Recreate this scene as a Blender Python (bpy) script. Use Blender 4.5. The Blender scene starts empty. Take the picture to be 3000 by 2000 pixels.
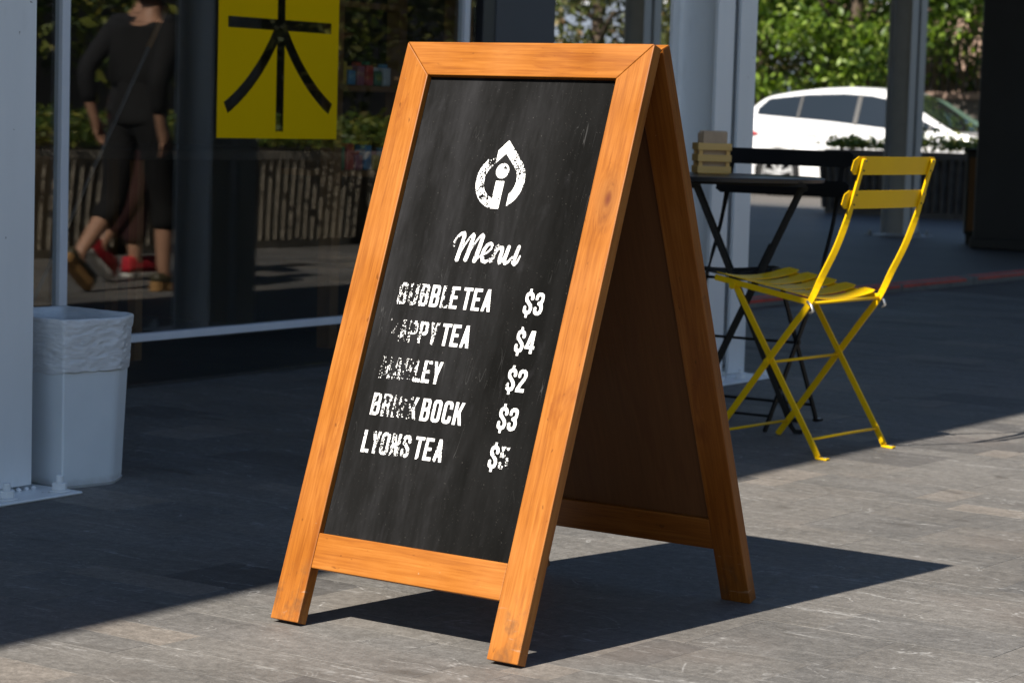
import bpy, bmesh, math, random
import numpy as np
from mathutils import Vector, Matrix, noise, Euler

R = math.radians
random.seed(7)
sc = bpy.context.scene
col = sc.collection

# ------------------------------------------------------------------ camera
cam_d = bpy.data.cameras.new('camera')
cam = bpy.data.objects.new('camera', cam_d)
col.objects.link(cam)
cam.location = (2.83909, -3.58671, 0.90576)
cam.rotation_euler = (1.4780287, -0.0298234, 0.6300873)
cam_d.sensor_fit = 'HORIZONTAL'
cam_d.sensor_width = 36.0
cam_d.lens = 7197.09 / 3000 * 36.0
cam_d.clip_end = 2000
cam_d.dof.use_dof = True
cam_d.dof.focus_distance = 4.5
cam_d.dof.aperture_fstop = 9.5
sc.camera = cam

# ------------------------------------------------------------------ sky and sun
SUN_DIR = Vector((0.0695, 0.699, -0.712)).normalized()      # the way the light travels
world = bpy.data.worlds.new('World')
sc.world = world
world.use_nodes = True
wn = world.node_tree
for n in list(wn.nodes):
    wn.nodes.remove(n)
sky = wn.nodes.new('ShaderNodeTexSky')
sky.sky_type = 'NISHITA'
sky.sun_disc = False
sky.sun_elevation = R(45.4)
sky.sun_rotation = math.atan2(-SUN_DIR.x, -SUN_DIR.y)
sky.air_density = 1.0
sky.dust_density = 0.15
sky.ozone_density = 1.4
bg = wn.nodes.new('ShaderNodeBackground')
bg.inputs['Strength'].default_value = 0.064
wo = wn.nodes.new('ShaderNodeOutputWorld')
wn.links.new(sky.outputs[0], bg.inputs[0])
wn.links.new(bg.outputs[0], wo.inputs[0])
sun_d = bpy.data.lights.new('sun', 'SUN')
sun_d.energy = 5.0
sun_d.angle = R(0.53)
sun_d.color = (1.0, 0.93, 0.83)
sun = bpy.data.objects.new('sun', sun_d)
col.objects.link(sun)
sun.rotation_euler = SUN_DIR.to_track_quat('-Z', 'Y').to_euler()
sc.view_settings.view_transform = 'Standard'
sc.view_settings.look = 'None'
sc.view_settings.exposure = 0.88
sc.view_settings.gamma = 1.0
sc.render.engine = 'CYCLES'
sc.cycles.use_denoising = True
sc.cycles.max_bounces = 10
sc.cycles.transparent_max_bounces = 24
sc.cycles.caustics_reflective = False
sc.cycles.caustics_refractive = False

# ------------------------------------------------------------------ street frame (u across, v along the shopfront)
TH = 0.05
CT, ST = math.cos(TH), math.sin(TH)
def W(u, v, z=0.0):
    return Vector((u * CT - v * ST, u * ST + v * CT, z))

# ------------------------------------------------------------------ node helpers
def new_mat(name):
    m = bpy.data.materials.new(name)
    m.use_nodes = True
    nt = m.node_tree
    b = nt.nodes['Principled BSDF']
    return m, nt, b
def N(nt, t, **kw):
    n = nt.nodes.new(t)
    for k, v in kw.items():
        if k in n.inputs.keys() if hasattr(n.inputs, 'keys') else False:
            n.inputs[k].default_value = v
        else:
            setattr(n, k, v)
    return n
def ramp(nt, fac, stops):
    r = nt.nodes.new('ShaderNodeValToRGB')
    e = r.color_ramp.elements
    while len(e) < len(stops):
        e.new(0.5)
    for i, (p, c) in enumerate(stops):
        e[i].position = p
        e[i].color = (c[0], c[1], c[2], 1) if not isinstance(c, (int, float)) else (c, c, c, 1)
    nt.links.new(fac, r.inputs[0])
    return r.outputs[0]
def mix(nt, fac, a, b, blend='MIX'):
    m = nt.nodes.new('ShaderNodeMix')
    m.data_type = 'RGBA'
    m.blend_type = blend
    m.clamp_result = False
    def put(sock, x):
        if isinstance(x, bpy.types.NodeSocket):
            nt.links.new(x, sock)
        elif isinstance(x, (int, float)):
            sock.default_value = x if sock.type == 'VALUE' else (x, x, x, 1)
        else:
            sock.default_value = (x[0], x[1], x[2], 1)
    put(m.inputs[0], fac); put(m.inputs[6], a); put(m.inputs[7], b)
    return m.outputs[2]
def math_n(nt, op, a, b=None, c=None, clamp=False):
    m = nt.nodes.new('ShaderNodeMath')
    m.operation = op
    m.use_clamp = clamp
    for i, x in enumerate((a, b, c)):
        if x is None:
            continue
        if isinstance(x, bpy.types.NodeSocket):
            nt.links.new(x, m.inputs[i])
        else:
            m.inputs[i].default_value = x
    return m.outputs[0]
def coords(nt, kind='Object', scale=(1, 1, 1), rot=(0, 0, 0), loc=(0, 0, 0)):
    t = nt.nodes.new('ShaderNodeTexCoord')
    mp = nt.nodes.new('ShaderNodeMapping')
    mp.inputs['Scale'].default_value = scale
    mp.inputs['Rotation'].default_value = rot
    mp.inputs['Location'].default_value = loc
    nt.links.new(t.outputs[kind], mp.inputs[0])
    return mp.outputs[0]
def world_coords(nt, scale=(1, 1, 1), rot=(0, 0, 0)):
    g = nt.nodes.new('ShaderNodeNewGeometry')
    mp = nt.nodes.new('ShaderNodeMapping')
    mp.inputs['Scale'].default_value = scale
    mp.inputs['Rotation'].default_value = rot
    nt.links.new(g.outputs['Position'], mp.inputs[0])
    return mp.outputs[0]
def noise_n(nt, vec, scale=5.0, detail=4.0, rough=0.5, dist=0.0, dims='3D'):
    n = nt.nodes.new('ShaderNodeTexNoise')
    n.noise_dimensions = dims
    n.inputs['Scale'].default_value = scale
    n.inputs['Detail'].default_value = detail
    n.inputs['Roughness'].default_value = rough
    n.inputs['Distortion'].default_value = dist
    nt.links.new(vec, n.inputs['Vector'])
    return n.outputs['Fac']
def bump(nt, b, height, strength=0.2, distance=0.01):
    bp = nt.nodes.new('ShaderNodeBump')
    bp.inputs['Strength'].default_value = strength
    bp.inputs['Distance'].default_value = distance
    nt.links.new(height, bp.inputs['Height'])
    nt.links.new(bp.outputs[0], b.inputs['Normal'])
def plain(name, c, rough=0.6, metal=0.0, var=0.12, vscale=6.0, coat=0.0, spec=None):
    """painted or moulded surface: one colour with soft uneven tone and wear"""
    m, nt, b = new_mat(name)
    v = coords(nt)
    f = noise_n(nt, v, vscale, 5, 0.6)
    lo = tuple(x * (1 - var) for x in c)
    hi = tuple(min(1, x * (1 + var)) for x in c)
    cc = ramp(nt, f, [(0.3, lo), (0.7, hi)])
    nt.links.new(cc, b.inputs['Base Color'])
    b.inputs['Roughness'].default_value = rough
    b.inputs['Metallic'].default_value = metal
    if coat:
        b.inputs['Coat Weight'].default_value = coat
        b.inputs['Coat Roughness'].default_value = 0.05
    if spec is not None:
        b.inputs['Specular IOR Level'].default_value = spec
    rr = ramp(nt, f, [(0.2, max(0, rough - 0.08)), (0.8, min(1, rough + 0.08))])
    nt.links.new(rr, b.inputs['Roughness'])
    return m

# ------------------------------------------------------------------ materials
def wood_mat(name, axis, c_lo, c_mid, c_hi, knot=None, rough=0.38, streak=1.0, worn=True):
    m, nt, b = new_mat(name)
    sc_long, sc_cross = 2.2, 44.0
    s = [sc_cross] * 3
    s[axis] = sc_long
    tc = nt.nodes.new('ShaderNodeTexCoord')
    oi = nt.nodes.new('ShaderNodeObjectInfo')
    off = nt.nodes.new('ShaderNodeVectorMath'); off.operation = 'MULTIPLY_ADD'
    nt.links.new(tc.outputs['Object'], off.inputs[0])
    off.inputs[1].default_value = (1, 1, 1)
    comb = nt.nodes.new('ShaderNodeCombineXYZ')
    rr = math_n(nt, 'MULTIPLY', oi.outputs['Random'], 7.0)
    for i in range(3):
        nt.links.new(rr, comb.inputs[i])
    nt.links.new(comb.outputs[0], off.inputs[2])
    vec = off.outputs[0]
    kmask = None
    if knot:
        d = nt.nodes.new('ShaderNodeVectorMath'); d.operation = 'SUBTRACT'
        nt.links.new(tc.outputs['Object'], d.inputs[0]); d.inputs[1].default_value = knot
        sq = nt.nodes.new('ShaderNodeVectorMath'); sq.operation = 'MULTIPLY'
        k = [1.0, 1.0, 0.0]; k[axis] = 0.45
        nt.links.new(d.outputs[0], sq.inputs[0]); sq.inputs[1].default_value = k
        ln = nt.nodes.new('ShaderNodeVectorMath'); ln.operation = 'LENGTH'
        nt.links.new(sq.outputs[0], ln.inputs[0])
        kd = ln.outputs['Value']
        kmask = ramp(nt, kd, [(0.002, 1.0), (0.03, 0.0)])
        kcore = ramp(nt, kd, [(0.0, 0.95), (0.0035, 0.75), (0.0065, 0.0)])
        push = nt.nodes.new('ShaderNodeVectorMath'); push.operation = 'SCALE'
        nt.links.new(d.outputs[0], push.inputs[0])
        nt.links.new(math_n(nt, 'MULTIPLY', kmask, -0.7), push.inputs['Scale'])
        ad = nt.nodes.new('ShaderNodeVectorMath'); ad.operation = 'ADD'
        nt.links.new(vec, ad.inputs[0]); nt.links.new(push.outputs[0], ad.inputs[1])
        vec = ad.outputs[0]
    def mapped(scl):
        mp = nt.nodes.new('ShaderNodeMapping')
        mp.inputs['Scale'].default_value = scl
        nt.links.new(vec, mp.inputs[0])
        return mp.outputs[0]
    g1 = noise_n(nt, mapped(s), 1.0, 5, 0.6, 0.8)
    s2 = [260.0] * 3; s2[axis] = 9.0
    g2 = noise_n(nt, mapped(s2), 1.0, 3, 0.6, 0.3)
    g3 = noise_n(nt, mapped([5, 5, 5]), 1.0, 4, 0.55)
    f = math_n(nt, 'ADD', math_n(nt, 'MULTIPLY', g1, 0.42), math_n(nt, 'MULTIPLY', g2, 0.40 * streak))
    f = math_n(nt, 'ADD', f, math_n(nt, 'MULTIPLY', g3, 0.26))
    f = math_n(nt, 'SUBTRACT', f, 0.02)
    c = ramp(nt, f, [(0.33, c_lo), (0.52, c_mid), (0.70, c_hi)])
    s4 = [16.0] * 3; s4[axis] = 3.2
    pt_ = noise_n(nt, mapped(s4), 1.0, 4, 0.6, 1.6)
    c = mix(nt, ramp(nt, pt_, [(0.56, 0.0), (0.70, 0.62)]), c, (c_lo[0] * 1.05, c_lo[1] * 0.95, c_lo[2]))
    if knot:
        c = mix(nt, math_n(nt, 'MULTIPLY', kmask, 0.45), c, tuple(x * 0.42 for x in c_lo))
        c = mix(nt, kcore, c, (0.11, 0.018, 0.004))
    if worn:
        s3 = [90.0] * 3; s3[axis] = 40.0
        sp = noise_n(nt, mapped(s3), 1.0, 2, 0.5)
        c = mix(nt, ramp(nt, sp, [(0.70, 0.0), (0.76, 0.55)]), c, tuple(x * 0.45 for x in c_lo))
        sp2 = noise_n(nt, mapped([130, 130, 130]), 1.0, 1, 0.5)
        c = mix(nt, ramp(nt, sp2, [(0.80, 0.0), (0.84, 0.4)]), c, (0.5, 0.36, 0.25))
    if worn and axis == 1:
        # kicked and scraped feet
        sp_ = nt.nodes.new('ShaderNodeSeparateXYZ'); nt.links.new(tc.outputs['Object'], sp_.inputs[0])
        low = ramp(nt, math_n(nt, 'MULTIPLY', sp_.outputs['Y'], -1.0), [(0.96, 0.0), (1.0, 1.0)])
        kick = ramp(nt, noise_n(nt, mapped([14, 75, 14]), 1.0, 3, 0.6, 0.6), [(0.63, 0.0), (0.70, 0.4)])
        c = mix(nt, math_n(nt, 'MULTIPLY', low, kick), c, (0.42, 0.29, 0.20))
        grime = ramp(nt, noise_n(nt, mapped([30, 18, 30]), 1.0, 4, 0.65), [(0.50, 0.0), (0.66, 0.6)])
        c = mix(nt, math_n(nt, 'MULTIPLY', low, grime), c, (0.11, 0.05, 0.022))
    nt.links.new(c, b.inputs['Base Color'])
    b.inputs['Roughness'].default_value = rough
    nt.links.new(ramp(nt, g3, [(0.3, rough - 0.08), (0.7, rough + 0.12)]), b.inputs['Roughness'])
    b.inputs['Specular IOR Level'].default_value = 0.3
    bump(nt, b, math_n(nt, 'ADD', math_n(nt, 'MULTIPLY', g2, 0.5), g1), 0.08, 0.001)
    return m
OR_LO, OR_MID, OR_HI = (0.180, 0.048, 0.006), (0.325, 0.108, 0.014), (0.435, 0.168, 0.031)
M = {}
M['wood_long'] = wood_mat('varnished_wood_long', 1, OR_LO, OR_MID, OR_HI)
M['wood_knot'] = wood_mat('varnished_wood_knot', 1, OR_LO, OR_MID, OR_HI, knot=(0.540 - 0.026, -0.28, 0.0))
M['wood_across'] = wood_mat('varnished_wood_across', 0, OR_LO, OR_MID, OR_HI)
DK = lambda c, k=0.68: (c[0] * k, c[1] * k * 0.92, c[2] * k * 0.85)  # same varnished wood, darkened to carry the shade inside the rear leaf
M['wood_long_shaded'] = wood_mat('rear_shaded_wood_long', 1, DK(OR_LO), DK(OR_MID), DK(OR_HI))
M['wood_across_shaded'] = wood_mat('rear_shaded_wood_across', 0, DK(OR_LO), DK(OR_MID), DK(OR_HI))
M['wood_back'] = wood_mat('hardboard_brown', 1, (0.090, 0.034, 0.009), (0.115, 0.044, 0.013), (0.14, 0.055, 0.017), rough=0.6, worn=False)
M['wood_crate'] = wood_mat('pale_crate_wood', 0, (0.66, 0.38, 0.11), (0.76, 0.46, 0.15), (0.82, 0.53, 0.20), rough=0.65, worn=False)
M['wood_dark'] = wood_mat('brown_interior_wood', 2, (0.16, 0.07, 0.025), (0.23, 0.11, 0.04), (0.30, 0.15, 0.06), rough=0.5, worn=False)

def chalkboard_mat():
    m, nt, b = new_mat('chalkboard_black')
    v = coords(nt)
    big = noise_n(nt, coords(nt, scale=(9, 2.2, 9)), 1.0, 4, 0.55, 0.6)
    streak = noise_n(nt, coords(nt, scale=(42, 2.0, 10)), 1.0, 3, 0.6)
    fine = noise_n(nt, coords(nt, scale=(140, 30, 50)), 1.0, 3, 0.6)
    sp = noise_n(nt, v, 420, 1, 0.5)
    sep = nt.nodes.new('ShaderNodeSeparateXYZ'); nt.links.new(v, sep.inputs[0])
    f = math_n(nt, 'ADD', math_n(nt, 'MULTIPLY', big, 0.72), math_n(nt, 'MULTIPLY', streak, 0.20))
    f = math_n(nt, 'ADD', f, math_n(nt, 'MULTIPLY', fine, 0.16))
    # paler towards the left stile, darker towards the right
    f = math_n(nt, 'ADD', f, math_n(nt, 'MULTIPLY', math_n(nt, 'SUBTRACT', 0.27, sep.outputs['X']), 0.55))
    c = ramp(nt, f, [(0.38, (0.0018, 0.0018, 0.0016)), (0.56, (0.0066, 0.0066, 0.0066)), (0.78, (0.022, 0.022, 0.0235))])
    # chalk dust specks
    c = mix(nt, ramp(nt, sp, [(0.735, 0.0), (0.80, 0.5)]), c, (0.14, 0.13, 0.12))
    # hair scratches
    for i, (rot, sc_) in enumerate((((0, 0, 0.5), 6), ((0, 0, -0.9), 5), ((0, 0, 1.4), 7))):
        vv = coords(nt, scale=(sc_ * 9, sc_ * 0.8, 1), rot=rot, loc=(i * 3.1, i * 1.7, 0))
        n1 = noise_n(nt, vv, 1.0, 1, 0.4, 0.4)
        line = ramp(nt, math_n(nt, 'ABSOLUTE', math_n(nt, 'SUBTRACT', n1, 0.5)), [(0.0, 1.0), (0.004, 0.0)])
        mk = ramp(nt, noise_n(nt, coords(nt, loc=(i * 5, 2, 0)), 9, 1, 0.5), [(0.62, 0.0), (0.70, 0.22)])
        c = mix(nt, math_n(nt, 'MULTIPLY', line, mk), c, (0.16, 0.16, 0.16))
    # smudge where chalk was wiped
    sm = noise_n(nt, coords(nt, scale=(13, 5, 1), rot=(0, 0, 0.35), loc=(0.3, 0.2, 0)), 1.0, 5, 0.6, 1.5)
    c = mix(nt, ramp(nt, sm, [(0.62, 0.0), (0.80, 0.22)]), c, (0.05, 0.05, 0.055))
    nt.links.new(c, b.inputs['Base Color'])
    b.inputs['Roughness'].default_value = 0.8
    b.inputs['Specular IOR Level'].default_value = 0.10
    return m
M['chalkboard'] = chalkboard_mat()
def chalk_mat():
    m, nt, b = new_mat('white_chalk_print')
    f = noise_n(nt, coords(nt), 300, 2, 0.5)
    nt.links.new(ramp(nt, f, [(0.3, (0.80, 0.80, 0.79)), (0.7, (0.90, 0.90, 0.89))]), b.inputs['Base Color'])
    b.inputs['Roughness'].default_value = 0.9
    return m
M['chalk'] = chalk_mat()

def stone_mat(name, rough_base=0.62, per_slab=True):
    m, nt, b = new_mat(name)
    vw = world_coords(nt)
    oi = nt.nodes.new('ShaderNodeObjectInfo')
    rnd = oi.outputs['Random']
    if not per_slab:
        gm = nt.nodes.new('ShaderNodeNewGeometry')
        rnd = gm.outputs['Random Per Island']
    big = noise_n(nt, vw, 1.3, 5, 0.6, 0.4)
    mid = noise_n(nt, world_coords(nt, scale=(3, 9, 1), rot=(0, 0, 0.9)), 1.6, 5, 0.62, 0.8)
    fine = noise_n(nt, vw, 46, 4, 0.75)
    grit = noise_n(nt, vw, 190, 3, 0.7)
    f = math_n(nt, 'ADD', math_n(nt, 'MULTIPLY', big, 0.42), math_n(nt, 'MULTIPLY', mid, 0.30))
    f = math_n(nt, 'ADD', f, math_n(nt, 'MULTIPLY', fine, 0.62))
    f = math_n(nt, 'ADD', f, math_n(nt, 'MULTIPLY', grit, 0.42))
    f = math_n(nt, 'SUBTRACT', f, 0.355)
    c = ramp(nt, f, [(0.34, (0.076, 0.073, 0.069)), (0.53, (0.132, 0.126, 0.119)), (0.72, (0.205, 0.197, 0.188))])
    # tone of the single stone
    tone = ramp(nt, rnd, [(0.0, (0.66, 0.66, 0.67)), (0.06, (0.72, 0.71, 0.71)), (0.10, (0.93, 0.93, 0.93)), (0.5, (1.0, 0.99, 0.97)),
                          (0.88, (1.06, 1.03, 0.99)), (0.94, (1.28, 1.20, 1.12)), (1.0, (1.38, 1.28, 1.18))])
    c = mix(nt, 1.0, c, tone, 'MULTIPLY')
    # grazed marks: thin broken pale lines where furniture was dragged
    for i, (rot, sx, sy) in enumerate(((0.35, 0.9, 6.5), (-0.55, 1.1, 8.0), (1.1, 1.0, 6.0), (0.1, 3.5, 4.5), (0.8, 5.0, 7.0))):
        mp = nt.nodes.new('ShaderNodeMapping')
        mp.inputs['Scale'].default_value = (sx, sy, 1); mp.inputs['Rotation'].default_value = (0, 0, rot)
        mp.inputs['Location'].default_value = (i * 7.3, i * 3.7, 0)
        nt.links.new(vw, mp.inputs[0])
        n1 = noise_n(nt, mp.outputs[0], 1.1, 3, 0.55, 0.9)
        ab = math_n(nt, 'ABSOLUTE', math_n(nt, 'SUBTRACT', n1, 0.5))
        line = ramp(nt, ab, [(0.0, 1.0), (0.004, 0.6), (0.010, 0.0)])
        mk = ramp(nt, noise_n(nt, mp.outputs[0], 1.9, 2, 0.5), [(0.54, 0.0), (0.66, 0.85)])
        br = ramp(nt, noise_n(nt, vw, 42 + 9 * i, 2, 0.6), [(0.42, 0.0), (0.56, 0.95)])
        a = math_n(nt, 'MULTIPLY', math_n(nt, 'MULTIPLY', line, mk), br)
        c = mix(nt, a, c, (0.36, 0.355, 0.345))
    # pale freckles and dark blotches
    c = mix(nt, ramp(nt, noise_n(nt, vw, 150, 2, 0.5), [(0.68, 0.0), (0.75, 0.5)]), c, (0.27, 0.265, 0.255))
    st = noise_n(nt, world_coords(nt, scale=(2.2, 5.5, 1), rot=(0, 0, 0.5)), 1.8, 3, 0.5, 0.3)
    stf = math_n(nt, 'MULTIPLY', ramp(nt, st, [(0.66, 0.0), (0.72, 0.75)]), ramp(nt, fine, [(0.38, 0.2), (0.6, 1.0)]))
    c = mix(nt, stf, c, (0.042, 0.035, 0.028))
    # pinkish worn film
    c = mix(nt, ramp(nt, noise_n(nt, vw, 2.3, 3, 0.5), [(0.55, 0.0), (0.75, 0.30)]), c, (0.18, 0.145, 0.122))
    nt.links.new(c, b.inputs['Base Color'])
    nt.links.new(ramp(nt, big, [(0.3, rough_base - 0.1), (0.7, rough_base + 0.15)]), b.inputs['Roughness'])
    h = math_n(nt, 'ADD', math_n(nt, 'MULTIPLY', fine, 0.8), math_n(nt, 'MULTIPLY', grit, 0.5))
    h = math_n(nt, 'ADD', h, math_n(nt, 'MULTIPLY', mid, 1.2))
    bump(nt, b, h, 0.35, 0.004)
    return m
M['stone'] = stone_mat('paving_stone')
M['stone_bulk'] = stone_mat('paving_stone_bulk', per_slab=False)
def ground_mat(name, lo, hi, rough=0.8, scale=8):
    m, nt, b = new_mat(name)
    vw = world_coords(nt)
    f = noise_n(nt, vw, scale, 6, 0.65, 0.3)
    g = noise_n(nt, vw, 60, 3, 0.6)
    ff = math_n(nt, 'ADD', math_n(nt, 'MULTIPLY', f, 0.7), math_n(nt, 'MULTIPLY', g, 0.3))
    nt.links.new(ramp(nt, ff, [(0.35, lo), (0.65, hi)]), b.inputs['Base Color'])
    b.inputs['Roughness'].default_value = rough
    bump(nt, b, g, 0.3, 0.006)
    return m
M['joint'] = ground_mat('paving_bed', (0.07, 0.065, 0.06), (0.11, 0.104, 0.095), 0.85, 5)
M['floor_passage'] = ground_mat('passage_concrete', (0.066, 0.064, 0.062), (0.098, 0.094, 0.09), 0.6, 1.5)
M['asphalt'] = ground_mat('asphalt', (0.08, 0.074, 0.066), (0.12, 0.108, 0.096), 0.85, 2)
M['soil'] = ground_mat('soil', (0.03, 0.022, 0.015), (0.06, 0.045, 0.03), 0.95, 12)
M['kerb'] = ground_mat('kerb_concrete', (0.15, 0.14, 0.13), (0.22, 0.21, 0.19), 0.8, 6)
M['red_paint'] = plain('worn_red_paint', (0.62, 0.045, 0.03), 0.6, var=0.35, vscale=14)

def steel_paint():
    m, nt, b = new_mat('white_painted_steel')
    v = coords(nt)
    f = noise_n(nt, coords(nt, scale=(6, 6, 1.2)), 1.0, 5, 0.6)
    c = ramp(nt, f, [(0.3, (0.80, 0.81, 0.81)), (0.7, (0.88, 0.885, 0.885))])
    ch = noise_n(nt, v, 26, 3, 0.55)
    c = mix(nt, ramp(nt, ch, [(0.72, 0.0), (0.735, 1.0)]), c, (0.16, 0.14, 0.13))
    sm = noise_n(nt, coords(nt, scale=(9, 9, 3)), 1.0, 4, 0.6)
    c = mix(nt, ramp(nt, sm, [(0.58, 0.0), (0.8, 0.35)]), c, (0.45, 0.44, 0.42))
    nt.links.new(c, b.inputs['Base Color'])
    b.inputs['Roughness'].default_value = 0.42
    bump(nt, b, noise_n(nt, v, 60, 3, 0.5), 0.08, 0.003)
    return m
M['steel'] = steel_paint()
M['steel_grey'] = plain('grey_painted_steel', (0.48, 0.47, 0.46), 0.5, var=0.1)
M['frame_white'] = plain('white_aluminium', (0.84, 0.85, 0.90), 0.35, var=0.04)
M['dark_metal'] = plain('black_aluminium', (0.028, 0.03, 0.034), 0.45)
M['grey_wall'] = plain('grey_render', (0.115, 0.118, 0.125), 0.75, var=0.06, vscale=3)
M['pillar_dark'] = plain('dark_pillar_paint', (0.032, 0.030, 0.029), 0.6, var=0.2, vscale=3)
M['interior'] = plain('interior_dark_brown', (0.045, 0.032, 0.024), 0.8, var=0.25, vscale=2)
M['interior_floor'] = plain('interior_floor_dark', (0.05, 0.045, 0.04), 0.5, var=0.2, vscale=2)
M['ceiling'] = plain('soffit_grey', (0.16, 0.155, 0.15), 0.8, var=0.1, vscale=2)
def glass_mat(name, tint=(0.88, 0.90, 0.90)):
    """thin clear slab: Schlick reflection on each face, the rest passes straight through"""
    m = bpy.data.materials.new(name); m.use_nodes = True
    nt = m.node_tree
    for n in list(nt.nodes):
        nt.nodes.remove(n)
    o = nt.nodes.new('ShaderNodeOutputMaterial')
    t = nt.nodes.new('ShaderNodeBsdfTransparent'); t.inputs[0].default_value = (*tint, 1)
    g = nt.nodes.new('ShaderNodeBsdfGlossy'); g.inputs['Roughness'].default_value = 0.0
    g.inputs['Color'].default_value = (1, 1, 1, 1)
    geo = nt.nodes.new('ShaderNodeNewGeometry')
    dt = nt.nodes.new('ShaderNodeVectorMath'); dt.operation = 'DOT_PRODUCT'
    nt.links.new(geo.outputs['Incoming'], dt.inputs[0]); nt.links.new(geo.outputs['Normal'], dt.inputs[1])
    c = math_n(nt, 'SUBTRACT', 1.0, math_n(nt, 'ABSOLUTE', dt.outputs['Value']), clamp=True)
    f = math_n(nt, 'ADD', math_n(nt, 'MULTIPLY', math_n(nt, 'POWER', c, 5.0), 0.92), 0.072)
    mx = nt.nodes.new('ShaderNodeMixShader')
    nt.links.new(f, mx.inputs[0]); nt.links.new(t.outputs[0], mx.inputs[1]); nt.links.new(g.outputs[0], mx.inputs[2])
    nt.links.new(mx.outputs[0], o.inputs[0])
    return m
M['glass'] = glass_mat('shop_glass')
M['poster_yellow'] = plain('yellow_vinyl', (0.92, 0.56, 0.0), 0.8, var=0.03, vscale=2, spec=0.05)
M['yellow'] = plain('yellow_powder_coat', (0.85, 0.52, 0.001), 0.42, var=0.04, spec=0.3)
M['black'] = plain('black_powder_coat', (0.008, 0.0075, 0.007), 0.5, var=0.1, spec=0.2)
M['table_black'] = plain('black_tabletop_coat', (0.016, 0.016, 0.017), 0.34, var=0.1)
M['zinc'] = plain('zinc_rivet', (0.55, 0.55, 0.55), 0.35, metal=0.9)
M['kraft'] = plain('kraft_paper', (0.52, 0.36, 0.23), 0.85, var=0.12, vscale=20)
M['bin_plastic'] = None
def bin_mat():
    m, nt, b = new_mat('white_bin_plastic')
    v = coords(nt)
    f = noise_n(nt, v, 7, 5, 0.6)
    c = ramp(nt, f, [(0.3, (0.76, 0.78, 0.80)), (0.7, (0.83, 0.845, 0.86))])
    sc1 = noise_n(nt, coords(nt, scale=(30, 30, 5)), 1.0, 3, 0.6)
    c = mix(nt, ramp(nt, sc1, [(0.70, 0.0), (0.74, 0.6)]), c, (0.26, 0.24, 0.24))
    sep = nt.nodes.new('ShaderNodeSeparateXYZ'); nt.links.new(v, sep.inputs[0])
    grime = ramp(nt, math_n(nt, 'ADD', sep.outputs['Z'], math_n(nt, 'MULTIPLY', noise_n(nt, v, 30, 3, 0.6), 0.02)), [(0.008, 0.55), (0.032, 0.0)])
    c = mix(nt, grime, c, (0.22, 0.19, 0.16))
    nt.links.new(c, b.inputs['Base Color'])
    b.inputs['Roughness'].default_value = 0.5
    b.inputs['Subsurface Weight'].default_value = 0.05
    return m
M['bin_plastic'] = bin_mat()
def liner_mat():
    m, nt, b = new_mat('white_bin_liner')
    b.inputs['Base Color'].default_value = (0.68, 0.68, 0.68, 1)
    b.inputs['Roughness'].default_value = 0.33
    b.inputs['Transmission Weight'].default_value = 0.0
    v = coords(nt, scale=(14, 14, 70))
    h = noise_n(nt, v, 1.0, 5, 0.6, 1.0)
    c = ramp(nt, h, [(0.3, (0.70, 0.70, 0.705)), (0.7, (0.85, 0.85, 0.855))])
    nt.links.new(c, b.inputs['Base Color'])
    bump(nt, b, h, 0.5, 0.006)
    return m
M['liner'] = liner_mat()
def leaf_mat(name, stops, transl=0.35, rough=0.45):
    m, nt, b = new_mat(name)
    g = nt.nodes.new('ShaderNodeNewGeometry')
    c = ramp(nt, g.outputs['Random Per Island'], stops)
    nt.links.new(c, b.inputs['Base Color'])
    b.inputs['Roughness'].default_value = rough
    tr = nt.nodes.new('ShaderNodeBsdfTranslucent')
    hs = nt.nodes.new('ShaderNodeHueSaturation'); hs.inputs['Value'].default_value = 1.5; hs.inputs['Saturation'].default_value = 1.1
    nt.links.new(c, hs.inputs['Color']); nt.links.new(hs.outputs[0], tr.inputs[0])
    mx = nt.nodes.new('ShaderNodeMixShader'); mx.inputs[0].default_value = transl
    out = nt.nodes['Material Output']
    nt.links.new(b.outputs[0], mx.inputs[1]); nt.links.new(tr.outputs[0], mx.inputs[2]); nt.links.new(mx.outputs[0], out.inputs[0])
    return m
M['leaf'] = leaf_mat('tree_leaf', [(0.0, (0.022, 0.050, 0.005)), (0.5, (0.085, 0.15, 0.012)), (0.85, (0.20, 0.30, 0.03)), (1.0, (0.34, 0.42, 0.10))])
M['leaf_olive'] = leaf_mat('olive_leaf', [(0.0, (0.03, 0.045, 0.012)), (0.5, (0.075, 0.095, 0.025)), (0.9, (0.15, 0.15, 0.045)), (1.0, (0.25, 0.15, 0.08))])
M['leaf_shrub'] = leaf_mat('shrub_leaf', [(0.0, (0.04, 0.075, 0.012)), (0.5, (0.12, 0.18, 0.03)), (0.88, (0.26, 0.28, 0.05)), (1.0, (0.40, 0.33, 0.06))])
M['bark'] = plain('bark', (0.085, 0.06, 0.042), 0.9, var=0.35, vscale=18)
def concrete_mat():
    m, nt, b = new_mat('fluted_concrete')
    v = coords(nt)
    f = noise_n(nt, v, 9, 6, 0.65)
    g = noise_n(nt, v, 70, 3, 0.7)
    c = ramp(nt, math_n(nt, 'ADD', math_n(nt, 'MULTIPLY', f, 0.6), math_n(nt, 'MULTIPLY', g, 0.4)), [(0.35, (0.28, 0.24, 0.18)), (0.62, (0.55, 0.48, 0.38))])
    nt.links.new(c, b.inputs['Base Color'])
    b.inputs['Roughness'].default_value = 0.9
    bump(nt, b, g, 0.6, 0.012)
    return m
M['concrete'] = concrete_mat()
M['concrete_dark'] = plain('dark_concrete', (0.13, 0.115, 0.10), 0.9, var=0.3, vscale=9)
M['car_white'] = plain('white_car_paint', (0.80, 0.80, 0.80), 0.25, var=0.01, coat=1.0)
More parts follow.
